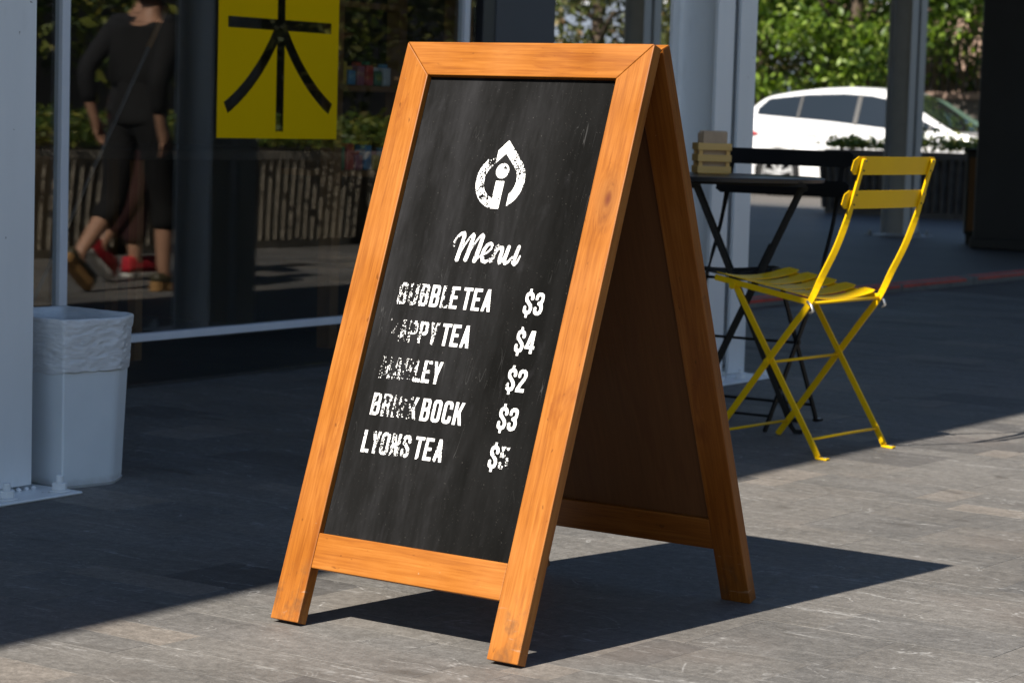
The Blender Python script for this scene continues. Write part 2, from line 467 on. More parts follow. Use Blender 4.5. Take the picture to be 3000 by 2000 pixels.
def carglass():
    m, nt, b = new_mat('tinted_car_glass')
    b.inputs['Base Color'].default_value = (0.012, 0.016, 0.018, 1)
    b.inputs['Roughness'].default_value = 0.03
    b.inputs['Specular IOR Level'].default_value = 0.8
    b.inputs['Coat Weight'].default_value = 0.6
    return m
M['car_glass'] = carglass()
def carglass2():
    m, nt, b = new_mat('green_windscreen_band')
    b.inputs['Base Color'].default_value = (0.16, 0.25, 0.19, 1)
    b.inputs['Roughness'].default_value = 0.08
    return m
M['screen_band'] = carglass2()
M['rubber'] = plain('tyre_rubber', (0.016, 0.016, 0.016), 0.85)
M['alloy'] = plain('alloy_wheel', (0.62, 0.62, 0.63), 0.3, metal=0.6)
M['black_trim'] = plain('black_plastic_trim', (0.012, 0.012, 0.012), 0.5)
M['tail_red'] = plain('tail_lamp_red', (0.45, 0.015, 0.012), 0.2, coat=0.8)
M['lamp_clear'] = plain('headlamp_clear', (0.7, 0.72, 0.74), 0.1, coat=1.0)
M['pink_wall'] = plain('pink_render', (0.34, 0.235, 0.185), 0.85, var=0.2, vscale=3)
M['far_wall'] = plain('far_building_render', (0.16, 0.19, 0.24), 0.85, var=0.1, vscale=0.6)
M['far_glass'] = plain('far_window_glass', (0.06, 0.08, 0.10), 0.1)
M['skin'] = plain('skin', (0.50, 0.27, 0.17), 0.5, var=0.06)
M['cloth_black'] = plain('black_cloth', (0.006, 0.0055, 0.0055), 0.9, var=0.2, vscale=30)
M['cloth_maroon'] = plain('dark_red_cloth', (0.045, 0.012, 0.012), 0.9, var=0.2, vscale=30)
M['cloth_grey'] = plain('dark_grey_cloth', (0.012, 0.012, 0.014), 0.9, var=0.2, vscale=30)
M['hair'] = plain('dark_hair', (0.02, 0.012, 0.008), 0.5, var=0.2, vscale=60)
M['clog'] = plain('clog_wood', (0.40, 0.22, 0.08), 0.6, var=0.2, vscale=20)
M['clog_leather'] = plain('olive_leather', (0.06, 0.05, 0.025), 0.5, var=0.15)
M['shoe_red'] = plain('red_canvas', (0.55, 0.015, 0.03), 0.75, var=0.1)
M['shoe_white'] = plain('white_rubber', (0.70, 0.66, 0.60), 0.6, var=0.06)
M['paper'] = plain('white_paper', (0.75, 0.74, 0.70), 0.8, var=0.05)
M['eye'] = plain('eye_dark', (0.03, 0.02, 0.015), 0.3)
M['lip'] = plain('lip', (0.42, 0.16, 0.12), 0.5)

# ------------------------------------------------------------------ mesh helpers
class MB:
    def __init__(self):
        self.v = []; self.f = []
    def add(self, vs, fs):
        o = len(self.v)
        self.v += [tuple(p) for p in vs]
        self.f += [tuple(i + o for i in f) for f in fs]
        return self
    def box(self, a, b, mtx=None):
        x0, y0, z0 = a; x1, y1, z1 = b
        vs = [Vector(p) for p in ((x0, y0, z0), (x1, y0, z0), (x1, y1, z0), (x0, y1, z0), (x0, y0, z1), (x1, y0, z1), (x1, y1, z1), (x0, y1, z1))]
        if mtx:
            vs = [mtx @ p for p in vs]
        return self.add(vs, [(0, 3, 2, 1), (4, 5, 6, 7), (0, 1, 5, 4), (1, 2, 6, 5), (2, 3, 7, 6), (3, 0, 4, 7)])
    def prism(self, poly, lo, hi, axis=2):
        """poly in the two other axes, extruded along axis"""
        n = len(poly)
        def P(p, h):
            if axis == 2: return (p[0], p[1], h)
            if axis == 1: return (p[0], h, p[1])
            return (h, p[0], p[1])
        vs = [P(p, lo) for p in poly] + [P(p, hi) for p in poly]
        fs = [tuple(range(n - 1, -1, -1)), tuple(range(n, 2 * n))]
        fs += [(i, (i + 1) % n, n + (i + 1) % n, n + i) for i in range(n)]
        return self.add(vs, fs)
    def sweep(self, pts, rad, seg=8, closed=False):
        pts = [Vector(p) for p in pts]
        n = len(pts)
        rads = rad if isinstance(rad, (list, tuple)) else [rad] * n
        vs = []; up = Vector((0, 0, 1))
        prev = None
        for i, p in enumerate(pts):
            t = (pts[min(i + 1, n - 1)] - pts[max(i - 1, 0)]).normalized()
            a = up.cross(t)
            if a.length < 0.05:
                a = Vector((1, 0, 0)).cross(t)
            a.normalize()
            if prev is not None:
                a = (prev - t * prev.dot(t)).normalized()
            prev = a
            b = t.cross(a)
            for k in range(seg):
                an = 2 * math.pi * k / seg
                vs.append(p + (a * math.cos(an) + b * math.sin(an)) * rads[i])
        fs = []
        for i in range(n - 1):
            for k in range(seg):
                k2 = (k + 1) % seg
                fs.append((i * seg + k, i * seg + k2, (i + 1) * seg + k2, (i + 1) * seg + k))
        fs.append(tuple(range(seg - 1, -1, -1)))
        fs.append(tuple((n - 1) * seg + k for k in range(seg)))
        return self.add(vs, fs)
    def bar(self, pts, side, hw, hn, twist=None):
        """flat bar: hw half width across the path inside the bending plane, hn half size along `side`; twist in radians per point"""
        pts = [Vector(p) for p in pts]; side = Vector(side).normalized()
        n = len(pts); vs = []
        for i, p in enumerate(pts):
            t = (pts[min(i + 1, n - 1)] - pts[max(i - 1, 0)]).normalized()
            q = t.cross(side).normalized()
            tw = twist[i] if twist else 0.0
            A = q * math.cos(tw) + side * math.sin(tw)
            B = side * math.cos(tw) - q * math.sin(tw)
            for sa, sb in ((-1, -1), (1, -1), (1, 1), (-1, 1)):
                vs.append(p + A * hw * sa + B * hn * sb)
        fs = [(3, 2, 1, 0), tuple((n - 1) * 4 + k for k in range(4))]
        for i in range(n - 1):
            for k in range(4):
                k2 = (k + 1) % 4
                fs.append((i * 4 + k, i * 4 + k2, (i + 1) * 4 + k2, (i + 1) * 4 + k))
        return self.add(vs, fs)
    def cyl(self, c, axis, r, h, seg=20, r2=None):
        c = Vector(c); ax = Vector(axis).normalized()
        a = ax.orthogonal().normalized(); b = ax.cross(a)
        r2 = r if r2 is None else r2
        vs = []
        for rr, hh in ((r, 0.0), (r2, h)):
            for k in range(seg):
                an = 2 * math.pi * k / seg
                vs.append(c + ax * hh + (a * math.cos(an) + b * math.sin(an)) * rr)
        fs = [tuple(range(seg - 1, -1, -1)), tuple(range(seg, 2 * seg))]
        fs += [(k, (k + 1) % seg, seg + (k + 1) % seg, seg + k) for k in range(seg)]
        return self.add(vs, fs)
    def data(self, name, mat, smooth=False, bevel=0.0, segs=1):
        me = bpy.data.meshes.new(name)
        me.from_pydata(self.v, [], self.f)
        if bevel > 0:
            bm = bmesh.new(); bm.from_mesh(me)
            bmesh.ops.recalc_face_normals(bm, faces=bm.faces)
            es = [e for e in bm.edges if len(e.link_faces) == 2 and e.calc_face_angle(0) > 0.5]
            bmesh.ops.bevel(bm, geom=es, offset=bevel, offset_type='OFFSET', segments=segs, profile=0.5, affect='EDGES', clamp_overlap=True)
            bm.to_mesh(me); bm.free()
        else:
            bm = bmesh.new(); bm.from_mesh(me)
            bmesh.ops.recalc_face_normals(bm, faces=bm.faces)
            bm.to_mesh(me); bm.free()
        me.materials.append(mat)
        if smooth:
            for p in me.polygons:
                p.use_smooth = True
        me.update()
        return me
    def build(self, name, mat, parent=None, smooth=False, bevel=0.0, segs=1, mtx=None):
        o = bpy.data.objects.new(name, self.data(name, mat, smooth, bevel, segs))
        col.objects.link(o)
        if parent:
            o.parent = parent
        if mtx is not None:
            o.matrix_local = mtx
        return o
def tag(o, label=None, cat=None, group=None, kind=None):
    if label: o['label'] = label
    if cat: o['category'] = cat
    if group: o['group'] = group
    if kind: o['kind'] = kind
    return o
def empty(name, loc=(0, 0, 0), rz=0.0, label=None, cat=None, group=None):
    o = bpy.data.objects.new(name, None)
    o.empty_display_size = 0.1
    col.objects.link(o)
    o.location = loc; o.rotation_euler = (0, 0, rz)
    return tag(o, label, cat, group, 'thing' if label else None)
def children(o):
    return [c for c in bpy.data.objects if c.parent == o]
def copy_tree(o, parent=None):
    c = o.copy(); col.objects.link(c)
    c.parent = parent
    for ch in children(o):
        copy_tree(ch, c)
    return c
def street(name, label=None, cat=None, group=None, u=0, v=0, z=0, rz=0.0):
    return empty(name, W(u, v, z), TH + rz, label, cat, group)

# ================================================================== SETTING
def sheet(name, u0, u1, v0, v1, z, mat):
    o = MB().add([W(u0, v0, z), W(u1, v0, z), W(u1, v1, z), W(u0, v1, z)], [(0, 1, 2, 3)]).build(name, mat)
    return tag(o, kind='structure')
sheet('ground', -400, 400, -300, 500, -0.16, M['asphalt'])
road = sheet('road', -120, 120, 19.4, 31.0, -0.12, M['asphalt'])
pav = MB()
pav.box((-60, -60, -0.20), (60, 19.4, -0.004))
pavement = tag(pav.build('pavement', M['joint'], mtx=Matrix.Rotation(TH, 4, 'Z')), kind='structure')
far_side = MB().box((-120, 31.0, -0.2), (120, 90, 0.0)).build('far_pavement', M['floor_passage'], mtx=Matrix.Rotation(TH, 4, 'Z'))
tag(far_side, kind='structure')

# paving stones, rows across the street; the 300 that show largest are parts, the rest one stuff part
cam_uv = (cam.location.x * CT + cam.location.y * ST, -cam.location.x * ST + cam.location.y * CT)
Rm = cam.matrix_basis.to_3x3() if False else Euler(cam.rotation_euler).to_matrix()
def pix(p):
    c = Rm.transposed() @ (Vector(p) - cam.location)
    if c.z > -0.1:
        return None
    return (1500 + 7197.09 * c.x / -c.z, 1000 - 7197.09 * c.y / -c.z, -c.z)
rng = random.Random(21)
stones = []
y = -1.75
while y < 8.6:
    h = rng.choice((0.10, 0.10, 0.14, 0.20, 0.20, 0.27))
    x = -3.3 + rng.random() * -0.3
    while x < 1.6:
        l = rng.choice((0.10, 0.20, 0.27, 0.34, 0.34, 0.40))
        stones.append((x, y, l, h))
        x += l
    y += h
near, rest = [], []
for (x, y, l, h) in stones:
    pts = [pix((x + a * l, y + b * h, 0)) for a in (0, 1) for b in (0, 1)]
    if any(p is None for p in pts):
        continue
    xs = [p[0] for p in pts]; ys = [p[1] for p in pts]
    inside = max(xs) > -60 and min(xs) < 3060 and max(ys) > 560 and min(ys) < 2080
    # behind the shopfront line there is no paving
    uu = (x + l) * CT + y * ST
    if uu < -2.60 and y < 4.4 or uu < -2.87:
        continue
    if not inside:
        rest.append((x, y, l, h))
        continue
    near.append(((max(xs) - min(xs)) * (max(ys) - min(ys)), x, y, l, h))
near.sort(reverse=True)
rest += [t[1:] for t in near[300:]]
near = near[:300]
GAP = 0.0007
stone_mesh = {}
for (_, x, y, l, h) in near:
    key = (l, h)
    if key not in stone_mesh:
        a, b, e = l - GAP, h - GAP, 0.0005
        m = MB()
        m.add([(0, 0, -0.03), (a, 0, -0.03), (a, b, -0.03), (0, b, -0.03), (0, 0, -e), (a, 0, -e), (a, b, -e), (0, b, -e),
               (e, e, 0), (a - e, e, 0), (a - e, b - e, 0), (e, b - e, 0)],
              [(0, 1, 5, 4), (1, 2, 6, 5), (2, 3, 7, 6), (3, 0, 4, 7), (4, 5, 9, 8), (5, 6, 10, 9), (6, 7, 11, 10), (7, 4, 8, 11), (8, 9, 10, 11)])
        stone_mesh[key] = m.data('paving_stone', M['stone'])
    o = bpy.data.objects.new('paving_stone', stone_mesh[key])
    col.objects.link(o)
    o.parent = pavement
    o.matrix_parent_inverse = pavement.matrix_basis.inverted()
    o.location = (x, y, rng.uniform(-0.0004, 0.0))
mbk = MB()
for (x, y, l, h) in rest:
    z = rng.uniform(-0.0012, 0.0); a, b, e = l - GAP, h - GAP, 0.001
    mbk.add([(x, y, -0.02), (x + a, y, -0.02), (x + a, y + b, -0.02), (x, y + b, -0.02), (x + e, y + e, z), (x + a - e, y + e, z), (x + a - e, y + b - e, z), (x + e, y + b - e, z)],
            [(0, 1, 5, 4), (1, 2, 6, 5), (2, 3, 7, 6), (3, 0, 4, 7), (4, 5, 6, 7)])
o = mbk.build('distant_paving_stones', M['stone_bulk'], pavement)
o.matrix_parent_inverse = pavement.matrix_basis.inverted()
tag(o, kind='stuff')

# raised passage floor with a kerb painted red
pf = MB().box((-40, 4.60, -0.15), (-2.99, 19.36, 0.040)).build('passage_floor', M['floor_passage'], mtx=Matrix.Rotation(TH, 4, 'Z'))
tag(pf, kind='structure')
kerb = street('kerb')
tag(kerb, 'low grey kerb with worn red painted edge along the shaded passage', 'kerb', None, 'thing')
kv = 4.62
while kv < 19.0:
    ks = MB().box((-2.988, kv, -0.1), (-2.858, kv + 0.995, 0.043)).build('kerb_stone', M['kerb'], kerb, bevel=0.008)
    if rng.random() > 0.12:
        a, b = kv + rng.uniform(0.0, 0.1), kv + 0.995 - rng.uniform(0, 0.12)
        MB().box((-2.93, a, 0.0430), (-2.866, b, 0.0445)).box((-2.8579, a, 0.022), (-2.8555, b, 0.037)).build('red_paint', M['red_paint'], ks)
    kv += 1.0

# ================================================================== SHOPFRONT
UF = -2.576
shop = street('shopfront', 'dark glazed shopfront with thin pale frames behind the wooden menu board', 'shopfront')
def sbox(name, mat, a, b, parent, bevel=0.0):
    return MB().box(a, b).build(name, mat, parent, bevel=bevel)
sbox('interior_floor', M['interior_floor'], (-9.0, -8.0, -0.05), (UF - 0.02, 4.12, 0.004), shop)
sbox('back_wall', M['interior'], (-9.1, -8.0, 0.0), (-9.0, 4.5, 3.0), shop)
sbox('side_wall', M['interior'], (-9.0, 4.14, 0.0), (UF - 0.06, 4.50, 3.0), shop)
sbox('side_wall', M['interior'], (-9.0, -8.1, 0.0), (UF - 0.06, -8.0, 3.0), shop)
sbox('ceiling', M['interior'], (-9.0, -8.0, 3.0), (UF - 0.02, 4.5, 3.05), shop)
sbox('end_cladding', M['grey_wall'], (UF - 0.12, 4.136, 0.0), (UF + 0.0, 4.553, 4.2), shop, 0.003)
sbox('corner_post', M['dark_metal'], (UF - 0.10, 4.052, 0.0), (UF - 0.004, 4.134, 3.0), shop, 0.003)
sbox('timber_jamb', M['wood_dark'], (UF - 0.16, 4.016, 0.0), (UF - 0.05, 4.048, 3.0), shop)
MW = 0.034
mull_v = (-2.6, -0.40, 1.772, 3.918)
for vv in mull_v:
    sbox('mullion', M['frame_white'], (UF - 0.030, vv, 0.0), (UF + 0.004, vv + MW, 2.98), shop, 0.002)
spans = [(-8.0, -2.6), (-2.6 + MW, -0.40), (-0.40 + MW, 1.772), (1.772 + MW, 3.918), (3.918 + MW, 4.014)]
for a, b in spans:
    sbox('pane', M['glass'], (UF - 0.020, a + 0.001, 0.012), (UF - 0.012, b - 0.001, 2.98), shop)
    sbox('bottom_rail', M['frame_white'], (UF - 0.030, a + 0.001, 0.146), (UF + 0.004, b - 0.001, 0.1715), shop, 0.002)
    sbox('sill', M['dark_metal'], (UF - 0.040, a + 0.001, 0.0), (UF - 0.006, b - 0.001, 0.011), shop)
sbox('head_beam', M['dark_metal'], (UF - 0.08, -8.0, 2.985), (UF + 0.03, 4.134, 4.2), shop)

# flat canopy roof on the steel columns
EDGE = -0.905
canopy = street('canopy_roof', 'flat grey canopy roof carried by the steel columns over the shopfront', 'canopy')
sbox('roof_slab', M['ceiling'], (-30.0, -22.0, 4.22), (EDGE, 14.40, 4.42), canopy)
sbox('fascia', M['steel_grey'], (EDGE + 0.002, -22.0, 4.20), (EDGE + 0.03, 14.40, 4.50), canopy)
sbox('edge_beam', M['steel'], (-1.60, -22.0, 4.02), (-1.40, 14.3, 4.215), canopy)

# ------------------------------------------------------------------ steel columns: two I sections side by side on a bolted plate
def i_section(mb, v0, v1, h, ux):
    # flanges face +u / -u, web between
    tf, tw = 0.012, 0.010
    mb.box((ux - tf, v0, 0.018), (ux, v1, h))
    mb.box((ux - 0.19, v0, 0.018), (ux - 0.19 + tf, v1, h))
    vm = (v0 + v1) / 2
    mb.box((ux - 0.19 + tf + 0.0005, vm - tw / 2, 0.018), (ux - tf - 0.0005, vm + tw / 2, h))
    # rolled fillets at the web
    for s in (-1, 1):
        for (uc, su) in ((ux - tf - 0.0007, -1), (ux - 0.19 + tf + 0.0007, 1)):
            r = 0.016
            poly = [(uc, vm + s * tw / 2)]
            for k in range(6):
                a = math.pi / 2 * k / 5
                poly.append((uc + su * (r - r * math.sin(a)), vm + s * (tw / 2 + r - r * math.cos(a))))
            mb.prism(poly, 0.018, h)
def steel_column(label, u, v, z0=0.0, mat=None, rz=0.0):
    mat = mat or M['steel']
    t = street('steel_column', label, 'column', 'steel columns under the canopy', u, v, z0, rz)
    H = 4.0 - z0
    a = MB(); i_section(a, -0.118, 0.0, H, 0.0)
    a.build('beam', mat, t, bevel=0.0015)
    b = MB(); i_section(b, -0.284, -0.166, H, 0.0)
    b.build('beam', mat, t, bevel=0.0015)
    MB().box((-0.30, -0.345, 0.0), (0.105, 0.062, 0.007)).build('base_plate', mat, t, bevel=0.003)
    for k, zz in enumerate((0.5, 1.62, 2.6)):
        MB().box((-0.12, -0.1655, zz), (-0.04, -0.1185, zz + 0.03)).build('batten', mat, t)
    w = MB()                                     # lumpy weld bead along the foot
    for k in range(14):
        q = -0.29 + k * 0.0225 + rng.uniform(-0.004, 0.004)
        w.cyl((0.001, q, 0.009), (1, 0.0, 0.3), 0.006 + rng.random() * 0.004, 0.008, 7, 0.003)
    w.build('weld', mat, t, smooth=True)
    for (bu, bv) in ((0.068, 0.022), (0.066, -0.145), (0.068, -0.31), (-0.265, 0.03), (-0.265, -0.31)):
        an = rng.random()
        n = MB()
        mt = Matrix.Translation((bu, bv, 0.007)) @ Matrix.Rotation(an, 4, 'Z')
        n.cyl((0, 0, 0), (0, 0, 1), 0.026, 0.004, 16)
        nn = []
        n.cyl((0, 0, 0.004), (0, 0, 1), 0.0185, 0.017, 6)
        n.cyl((0, 0, 0.021), (0, 0, 1), 0.0095, 0.017, 10)
        n.build('anchor_nut', mat, t, bevel=0.002, mtx=mt)
    return t
steel_column('white painted twin-beam steel column at the left edge beside the white waste bin', -1.335, 0.386)
steel_column('white painted twin-beam steel column between the menu board and the bistro table', -1.382, 3.988)
steel_column('twin-beam steel column in the passage, behind the yellow chair backrest', -5.205, 14.12, 0.04, M['steel_grey'])
steel_column('distant dim steel column seen just above the top right corner of the menu board', -7.60, 14.15, 0.04, M['steel_grey'])

# dark pillar and litter bin in the passage
pil = street('dark_pillar', 'wide near-black pillar filling the upper right edge', 'pillar')
sbox('shaft', M['pillar_dark'], (-4.17, 12.72, 0.04), (-3.20, 13.40, 4.2), pil, 0.01)
sbox('plinth', M['pillar_dark'], (-4.185, 12.70, 0.041), (-3.19, 13.42, 0.12), pil, 0.01)
lb = street('litter_bin', 'dark litter bin standing left of the wide near-black pillar', 'litter bin', None, -4.40, 13.42, 0.04)
MB().prism([(-0.09, -0.12), (0.22, -0.12), (0.22, 0.16), (-0.09, 0.16)], 0.07, 0.68).build('body', M['black_trim'], lb, bevel=0.012)
MB().prism([(-0.055, -0.125), (0.20, -0.125), (0.20, -0.1205), (-0.055, -0.1205)], 0.10, 0.64).build('timber_panel', M['wood_dark'], lb)
MB().prism([(-0.075, -0.10), (0.2, -0.10), (0.2, 0.14), (-0.075, 0.14)], 0.0, 0.069).build('foot', M['black_trim'], lb)
MB().prism([(-0.10, -0.13), (0.23, -0.13), (0.23, 0.17), (-0.10, 0.17)], 0.681, 0.705).build('lid', M['pillar_dark'], lb, bevel=0.01)

# ================================================================== SANDWICH BOARD
BW, BL, BA, BT, BG, BS = 0.539, 1.08, 0.3282, 0.0180, 0.0144, 0.0635
BA2 = 0.3490
BL2 = 1.08 * math.cos(BA) / math.cos(BA2)
V_OPEN, V_RAIL0, V_RAIL1, REC = 0.0636, 0.9182, 0.9812, 0.0125
BH = BL * math.cos(BA)
board = empty('sandwich_board', (0, 0, 0), 0, 'orange varnished wooden A-frame sandwich board with a black chalk menu', 'sandwich board')
def leaf_matrix(side):
    """local x along the width, y up the leaf (0 at the top), z outwards from the inner face"""
    s = -1 if side == 'front' else 1
    if side == 'front':
        o = Vector((0, -BG / 2, BH + 0.002)); ex = Vector((1, 0, 0))
    else:
        o = Vector((BW, BG / 2, BH + 0.002)); ex = Vector((-1, 0, 0))
    an = BA if side == 'front' else BA2
    ey = Vector((0, -s * math.sin(an), math.cos(an)))
    ez = Vector((0, s * math.cos(an), math.sin(an)))
    m = Matrix.Identity(4)
    for i, a in enumerate((ex, ey, ez)):
        for k in range(3):
            m[k][i] = a[k]
    m.translation = o
    return m
for side in ('front', 'back'):
    mt = leaf_matrix(side)
    ln_b = BL if side == 'front' else BL2
    g = 0.0004
    def piece(name, poly, mat, z0=-0.006, z1=BT, bev=0.0016):
        return MB().prism(poly, z0, z1).build(name, mat, board, bevel=bev, segs=2, mtx=mt)
    right_mat = M['wood_knot'] if side == 'front' else M['wood_long_shaded']
    left_mat = M['wood_long'] if side == 'front' else M['wood_long_shaded']
    across = M['wood_across'] if side == 'front' else M['wood_across_shaded']
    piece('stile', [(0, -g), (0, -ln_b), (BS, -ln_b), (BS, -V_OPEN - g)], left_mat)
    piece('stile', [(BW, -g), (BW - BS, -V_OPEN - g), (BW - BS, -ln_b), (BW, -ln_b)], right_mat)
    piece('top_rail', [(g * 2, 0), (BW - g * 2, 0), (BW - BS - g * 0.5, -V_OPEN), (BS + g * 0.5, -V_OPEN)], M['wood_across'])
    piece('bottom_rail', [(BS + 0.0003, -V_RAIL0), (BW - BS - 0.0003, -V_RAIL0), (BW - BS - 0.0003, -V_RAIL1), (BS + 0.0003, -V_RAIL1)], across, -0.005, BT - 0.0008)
    if side == 'front':
        panel = piece('chalkboard', [(BS - 0.004, -V_OPEN + 0.004), (BW - BS + 0.004, -V_OPEN + 0.004), (BW - BS + 0.004, -V_RAIL0 - 0.004), (BS - 0.004, -V_RAIL0 - 0.004)], M['chalkboard'], 0.0035, BT - REC, 0)
        piece('panel_backing', [(BS + 0.0005, -V_OPEN - 0.0005), (BW - BS - 0.0005, -V_OPEN - 0.0005), (BW - BS - 0.0005, -V_RAIL0 + 0.0005), (BS + 0.0005, -V_RAIL0 + 0.0005)], M['wood_back'], 0.0012, 0.0034, 0)
    else:
        piece('chalkboard', [(BS - 0.004, -V_OPEN + 0.004), (BW - BS + 0.004, -V_OPEN + 0.004), (BW - BS + 0.004, -V_RAIL0 - 0.004), (BS - 0.004, -V_RAIL0 - 0.004)], M['chalkboard'], 0.0035, BT - REC, 0)
        piece('panel_backing', [(BS + 0.0005, -V_OPEN - 0.0005), (BW - BS - 0.0005, -V_OPEN - 0.0005), (BW - BS - 0.0005, -V_RAIL0 + 0.0005), (BS + 0.0005, -V_RAIL0 + 0.0005)], M['wood_back'], 0.0012, 0.0034, 0)
for hx in (0.11, 0.40):
    h = MB().box((hx, -0.006, BH - 0.016), (hx + 0.05, 0.006, BH - 0.013)).cyl((hx, 0, BH - 0.0145), (1, 0, 0), 0.0018, 0.05, 10)
    h.build('hinge', M['zinc'], board)

# ---- chalk lettering as fine raster geometry lying on the panel
CELL = 0.8
S_ = 6.2; GH = 40.0; GWD = 18.6
def rr(x, y, x0, y0, x1, y1, r=(0, 0, 0, 0)):
    """rounded box, r = bl, br, tr, tl"""
    ins = (x >= x0) & (x <= x1) & (y >= y0) & (y <= y1)
    for (cx, cy, rad, sx, sy) in ((x0, y0, r[0], 1, 1), (x1, y0, r[1], -1, 1), (x1, y1, r[2], -1, -1), (x0, y1, r[3], 1, -1)):
        if rad > 0:
            px, py = cx + sx * rad, cy + sy * rad
            corner = ((x - px) * sx < 0) & ((y - py) * sy < 0)
            ins &= ~(corner & ((x - px) ** 2 + (y - py) ** 2 > rad * rad))
    return ins
def seg(x, y, a, b, r1, r2=None):
    r2 = r1 if r2 is None else r2
    ax, ay = a; bx, by = b
    dx, dy = bx - ax, by - ay
    L2 = dx * dx + dy * dy + 1e-9
    t = np.clip(((x - ax) * dx + (y - ay) * dy) / L2, 0, 1)
    return (x - ax - t * dx) ** 2 + (y - ay - t * dy) ** 2 <= (r1 + (r2 - r1) * t) ** 2
def para(x, y, xb, xt, y0, y1, w):
    """slanted stem: left edge from xb at y0 to xt at y1, horizontal width w"""
    t = (y - y0) / (y1 - y0)
    l = xb + (xt - xb) * t
    return (y >= y0) & (y <= y1) & (x >= l) & (x <= l + w)
def path(x, y, pts, r):
    o = np.zeros_like(x, bool)
    for a, b in zip(pts[:-1], pts[1:]):
        o |= seg(x, y, a, b, r)
    return o
SPATH = [(15.3, 28.6), (15.3, 32), (14.2, 35.2), (11.5, 36.8), (7.2, 36.8), (4.4, 35.2), (3.2, 32), (3.2, 28.6), (4.4, 25.0), (9.2, 20.4), (14.0, 15.8), (15.3, 12.0), (15.3, 8), (14.2, 4.8), (11.5, 3.2), (7.2, 3.2), (4.4, 4.8), (3.2, 8), (3.2, 11.6)]
def glyph(ch, x, y):
    w, H, s = GWD, GH, S_
    if ch == 'B':
        o = rr(x, y, 0, 19, w - 0.6, H, (0, 5, 6, 0)) | rr(x, y, 0, 0, w, 22, (0, 6, 5, 0))
        return o & ~rr(x, y, s, 24, w - s - 0.2, H - 5.6, (0, 2, 2, 0)) & ~rr(x, y, s, 5.6, w - s + 0.2, 17.6, (0, 2, 2, 0))
    if ch == 'U':
        return rr(x, y, 0, 0, w, H, (7, 7, 0, 0)) & ~rr(x, y, s, s - 0.6, w - s, H + 1, (3, 3, 0, 0))
    if ch == 'L':
        return rr(x, y, 0, 0, s, H) | rr(x, y, 0, 0, 16.0, 5.8)
    if ch == 'E':
        return rr(x, y, 0, 0, s, H) | rr(x, y, 0, 0, 17, 5.8) | rr(x, y, 0, H - 5.8, 17, H) | rr(x, y, 0, 17.6, 14.6, 23.2)
    if ch == 'T':
        return rr(x, y, 0, H - 5.8, w, H) | rr(x, y, w / 2 - s / 2, 0, w / 2 + s / 2, H)
    if ch == 'A':
        return para(x, y, 0, 6.6, 0, H, s) | para(x, y, w + 0.8 - s, w - 5.8 - s, 0, H, s) | (rr(x, y, 4, 8, w - 4, 13.4))
    if ch == 'Y':
        return rr(x, y, w / 2 - s / 2, 0, w / 2 + s / 2, 17) | para(x, y, w / 2 - s / 2, 0, 15, H, s) | para(x, y, w / 2 - s / 2, w - s, 15, H, s)
    if ch == 'P':
        return (rr(x, y, 0, 15, w, H, (0, 6.5, 6.5, 0)) | rr(x, y, 0, 0, s, H)) & ~rr(x, y, s, 20.8, w - s, H - 5.8, (0, 2.5, 2.5, 0))
    if ch == 'M':
        W2 = 24.5
        return rr(x, y, 0, 0, s, H) | rr(x, y, W2 - s, 0, W2, H) | para(x, y, W2 / 2 - s / 2, 0, 5, H, s) | para(x, y, W2 / 2 - s / 2, W2 - s, 5, H, s)
    if ch == 'R':
        return ((rr(x, y, 0, 17, w, H, (0, 5, 6.5, 0)) | rr(x, y, 0, 0, s, H)) & ~rr(x, y, s, 22, w - s, H - 5.8, (0, 2, 2.5, 0))) | para(x, y, w - s + 0.3, w - s - 1.6, 0, 20, s)
    if ch == 'I':
        return rr(x, y, 0, 0, s, H)
    if ch == 'S':
        return path(x, y, SPATH, 3.15)
    if ch == 'K':
        return rr(x, y, 0, 0, s, H) | para(x, y, s - 2, w - s + 0.4, 14, H, s) | para(x, y, w - s + 0.8, 6.2, 0, 24, s)
    if ch == 'O':
        return rr(x, y, 0, 0, w, H, (7, 7, 7, 7)) & ~rr(x, y, s, s - 0.5, w - s, H - s + 0.5, (3, 3, 3, 3))
    if ch == 'C':
        return rr(x, y, 0, 0, w, H, (7, 7, 7, 7)) & ~rr(x, y, s, s - 0.5, w - s, H - s + 0.5, (3, 3, 3, 3)) & ~rr(x, y, w - s - 0.5, 13.5, w + 1, 26.5)
    if ch == 'N':
        return rr(x, y, 0, 0, s, H) | rr(x, y, w - s, 0, w, H) | para(x, y, w - s - 0.6, 0.6, 0, H, s)
    if ch == '$':
        yy = y
        return path(x, yy, SPATH, 3.15) | rr(x, y, w / 2 - 2.2, -5.5, w / 2 + 2.2, 4) | rr(x, y, w / 2 - 2.2, 36, w / 2 + 2.2, 45.5)
    if ch == '3':
        return path(x, y, [(3.2, 29), (3.2, 32), (4.4, 35.2), (7.2, 36.8), (11.2, 36.8), (14.0, 35.2), (15.2, 32), (15.2, 26.5), (13.6, 22.8), (9.0, 20.6), (13.6, 18.6), (15.3, 14.6), (15.3, 8), (14.0, 4.8), (11.2, 3.2), (7.2, 3.2), (4.4, 4.8), (3.2, 8), (3.2, 11)], 3.15)
    if ch == '4':
        return para(x, y, 0.0, 7.6, 8.5, H, s) | rr(x, y, 0, 8.2, w + 1.2, 13.6) | rr(x, y, 10.4, 0, 10.4 + s, H)
    if ch == '2':
        return path(x, y, [(3.2, 28), (3.2, 32), (4.4, 35.2), (7.2, 36.8), (11.2, 36.8), (14.0, 35.2), (15.3, 32), (15.3, 27), (13.2, 21.6), (8.0, 13.5), (3.6, 5.0)], 3.15) | rr(x, y, 0.6, 0, w - 0.6, 5.8)
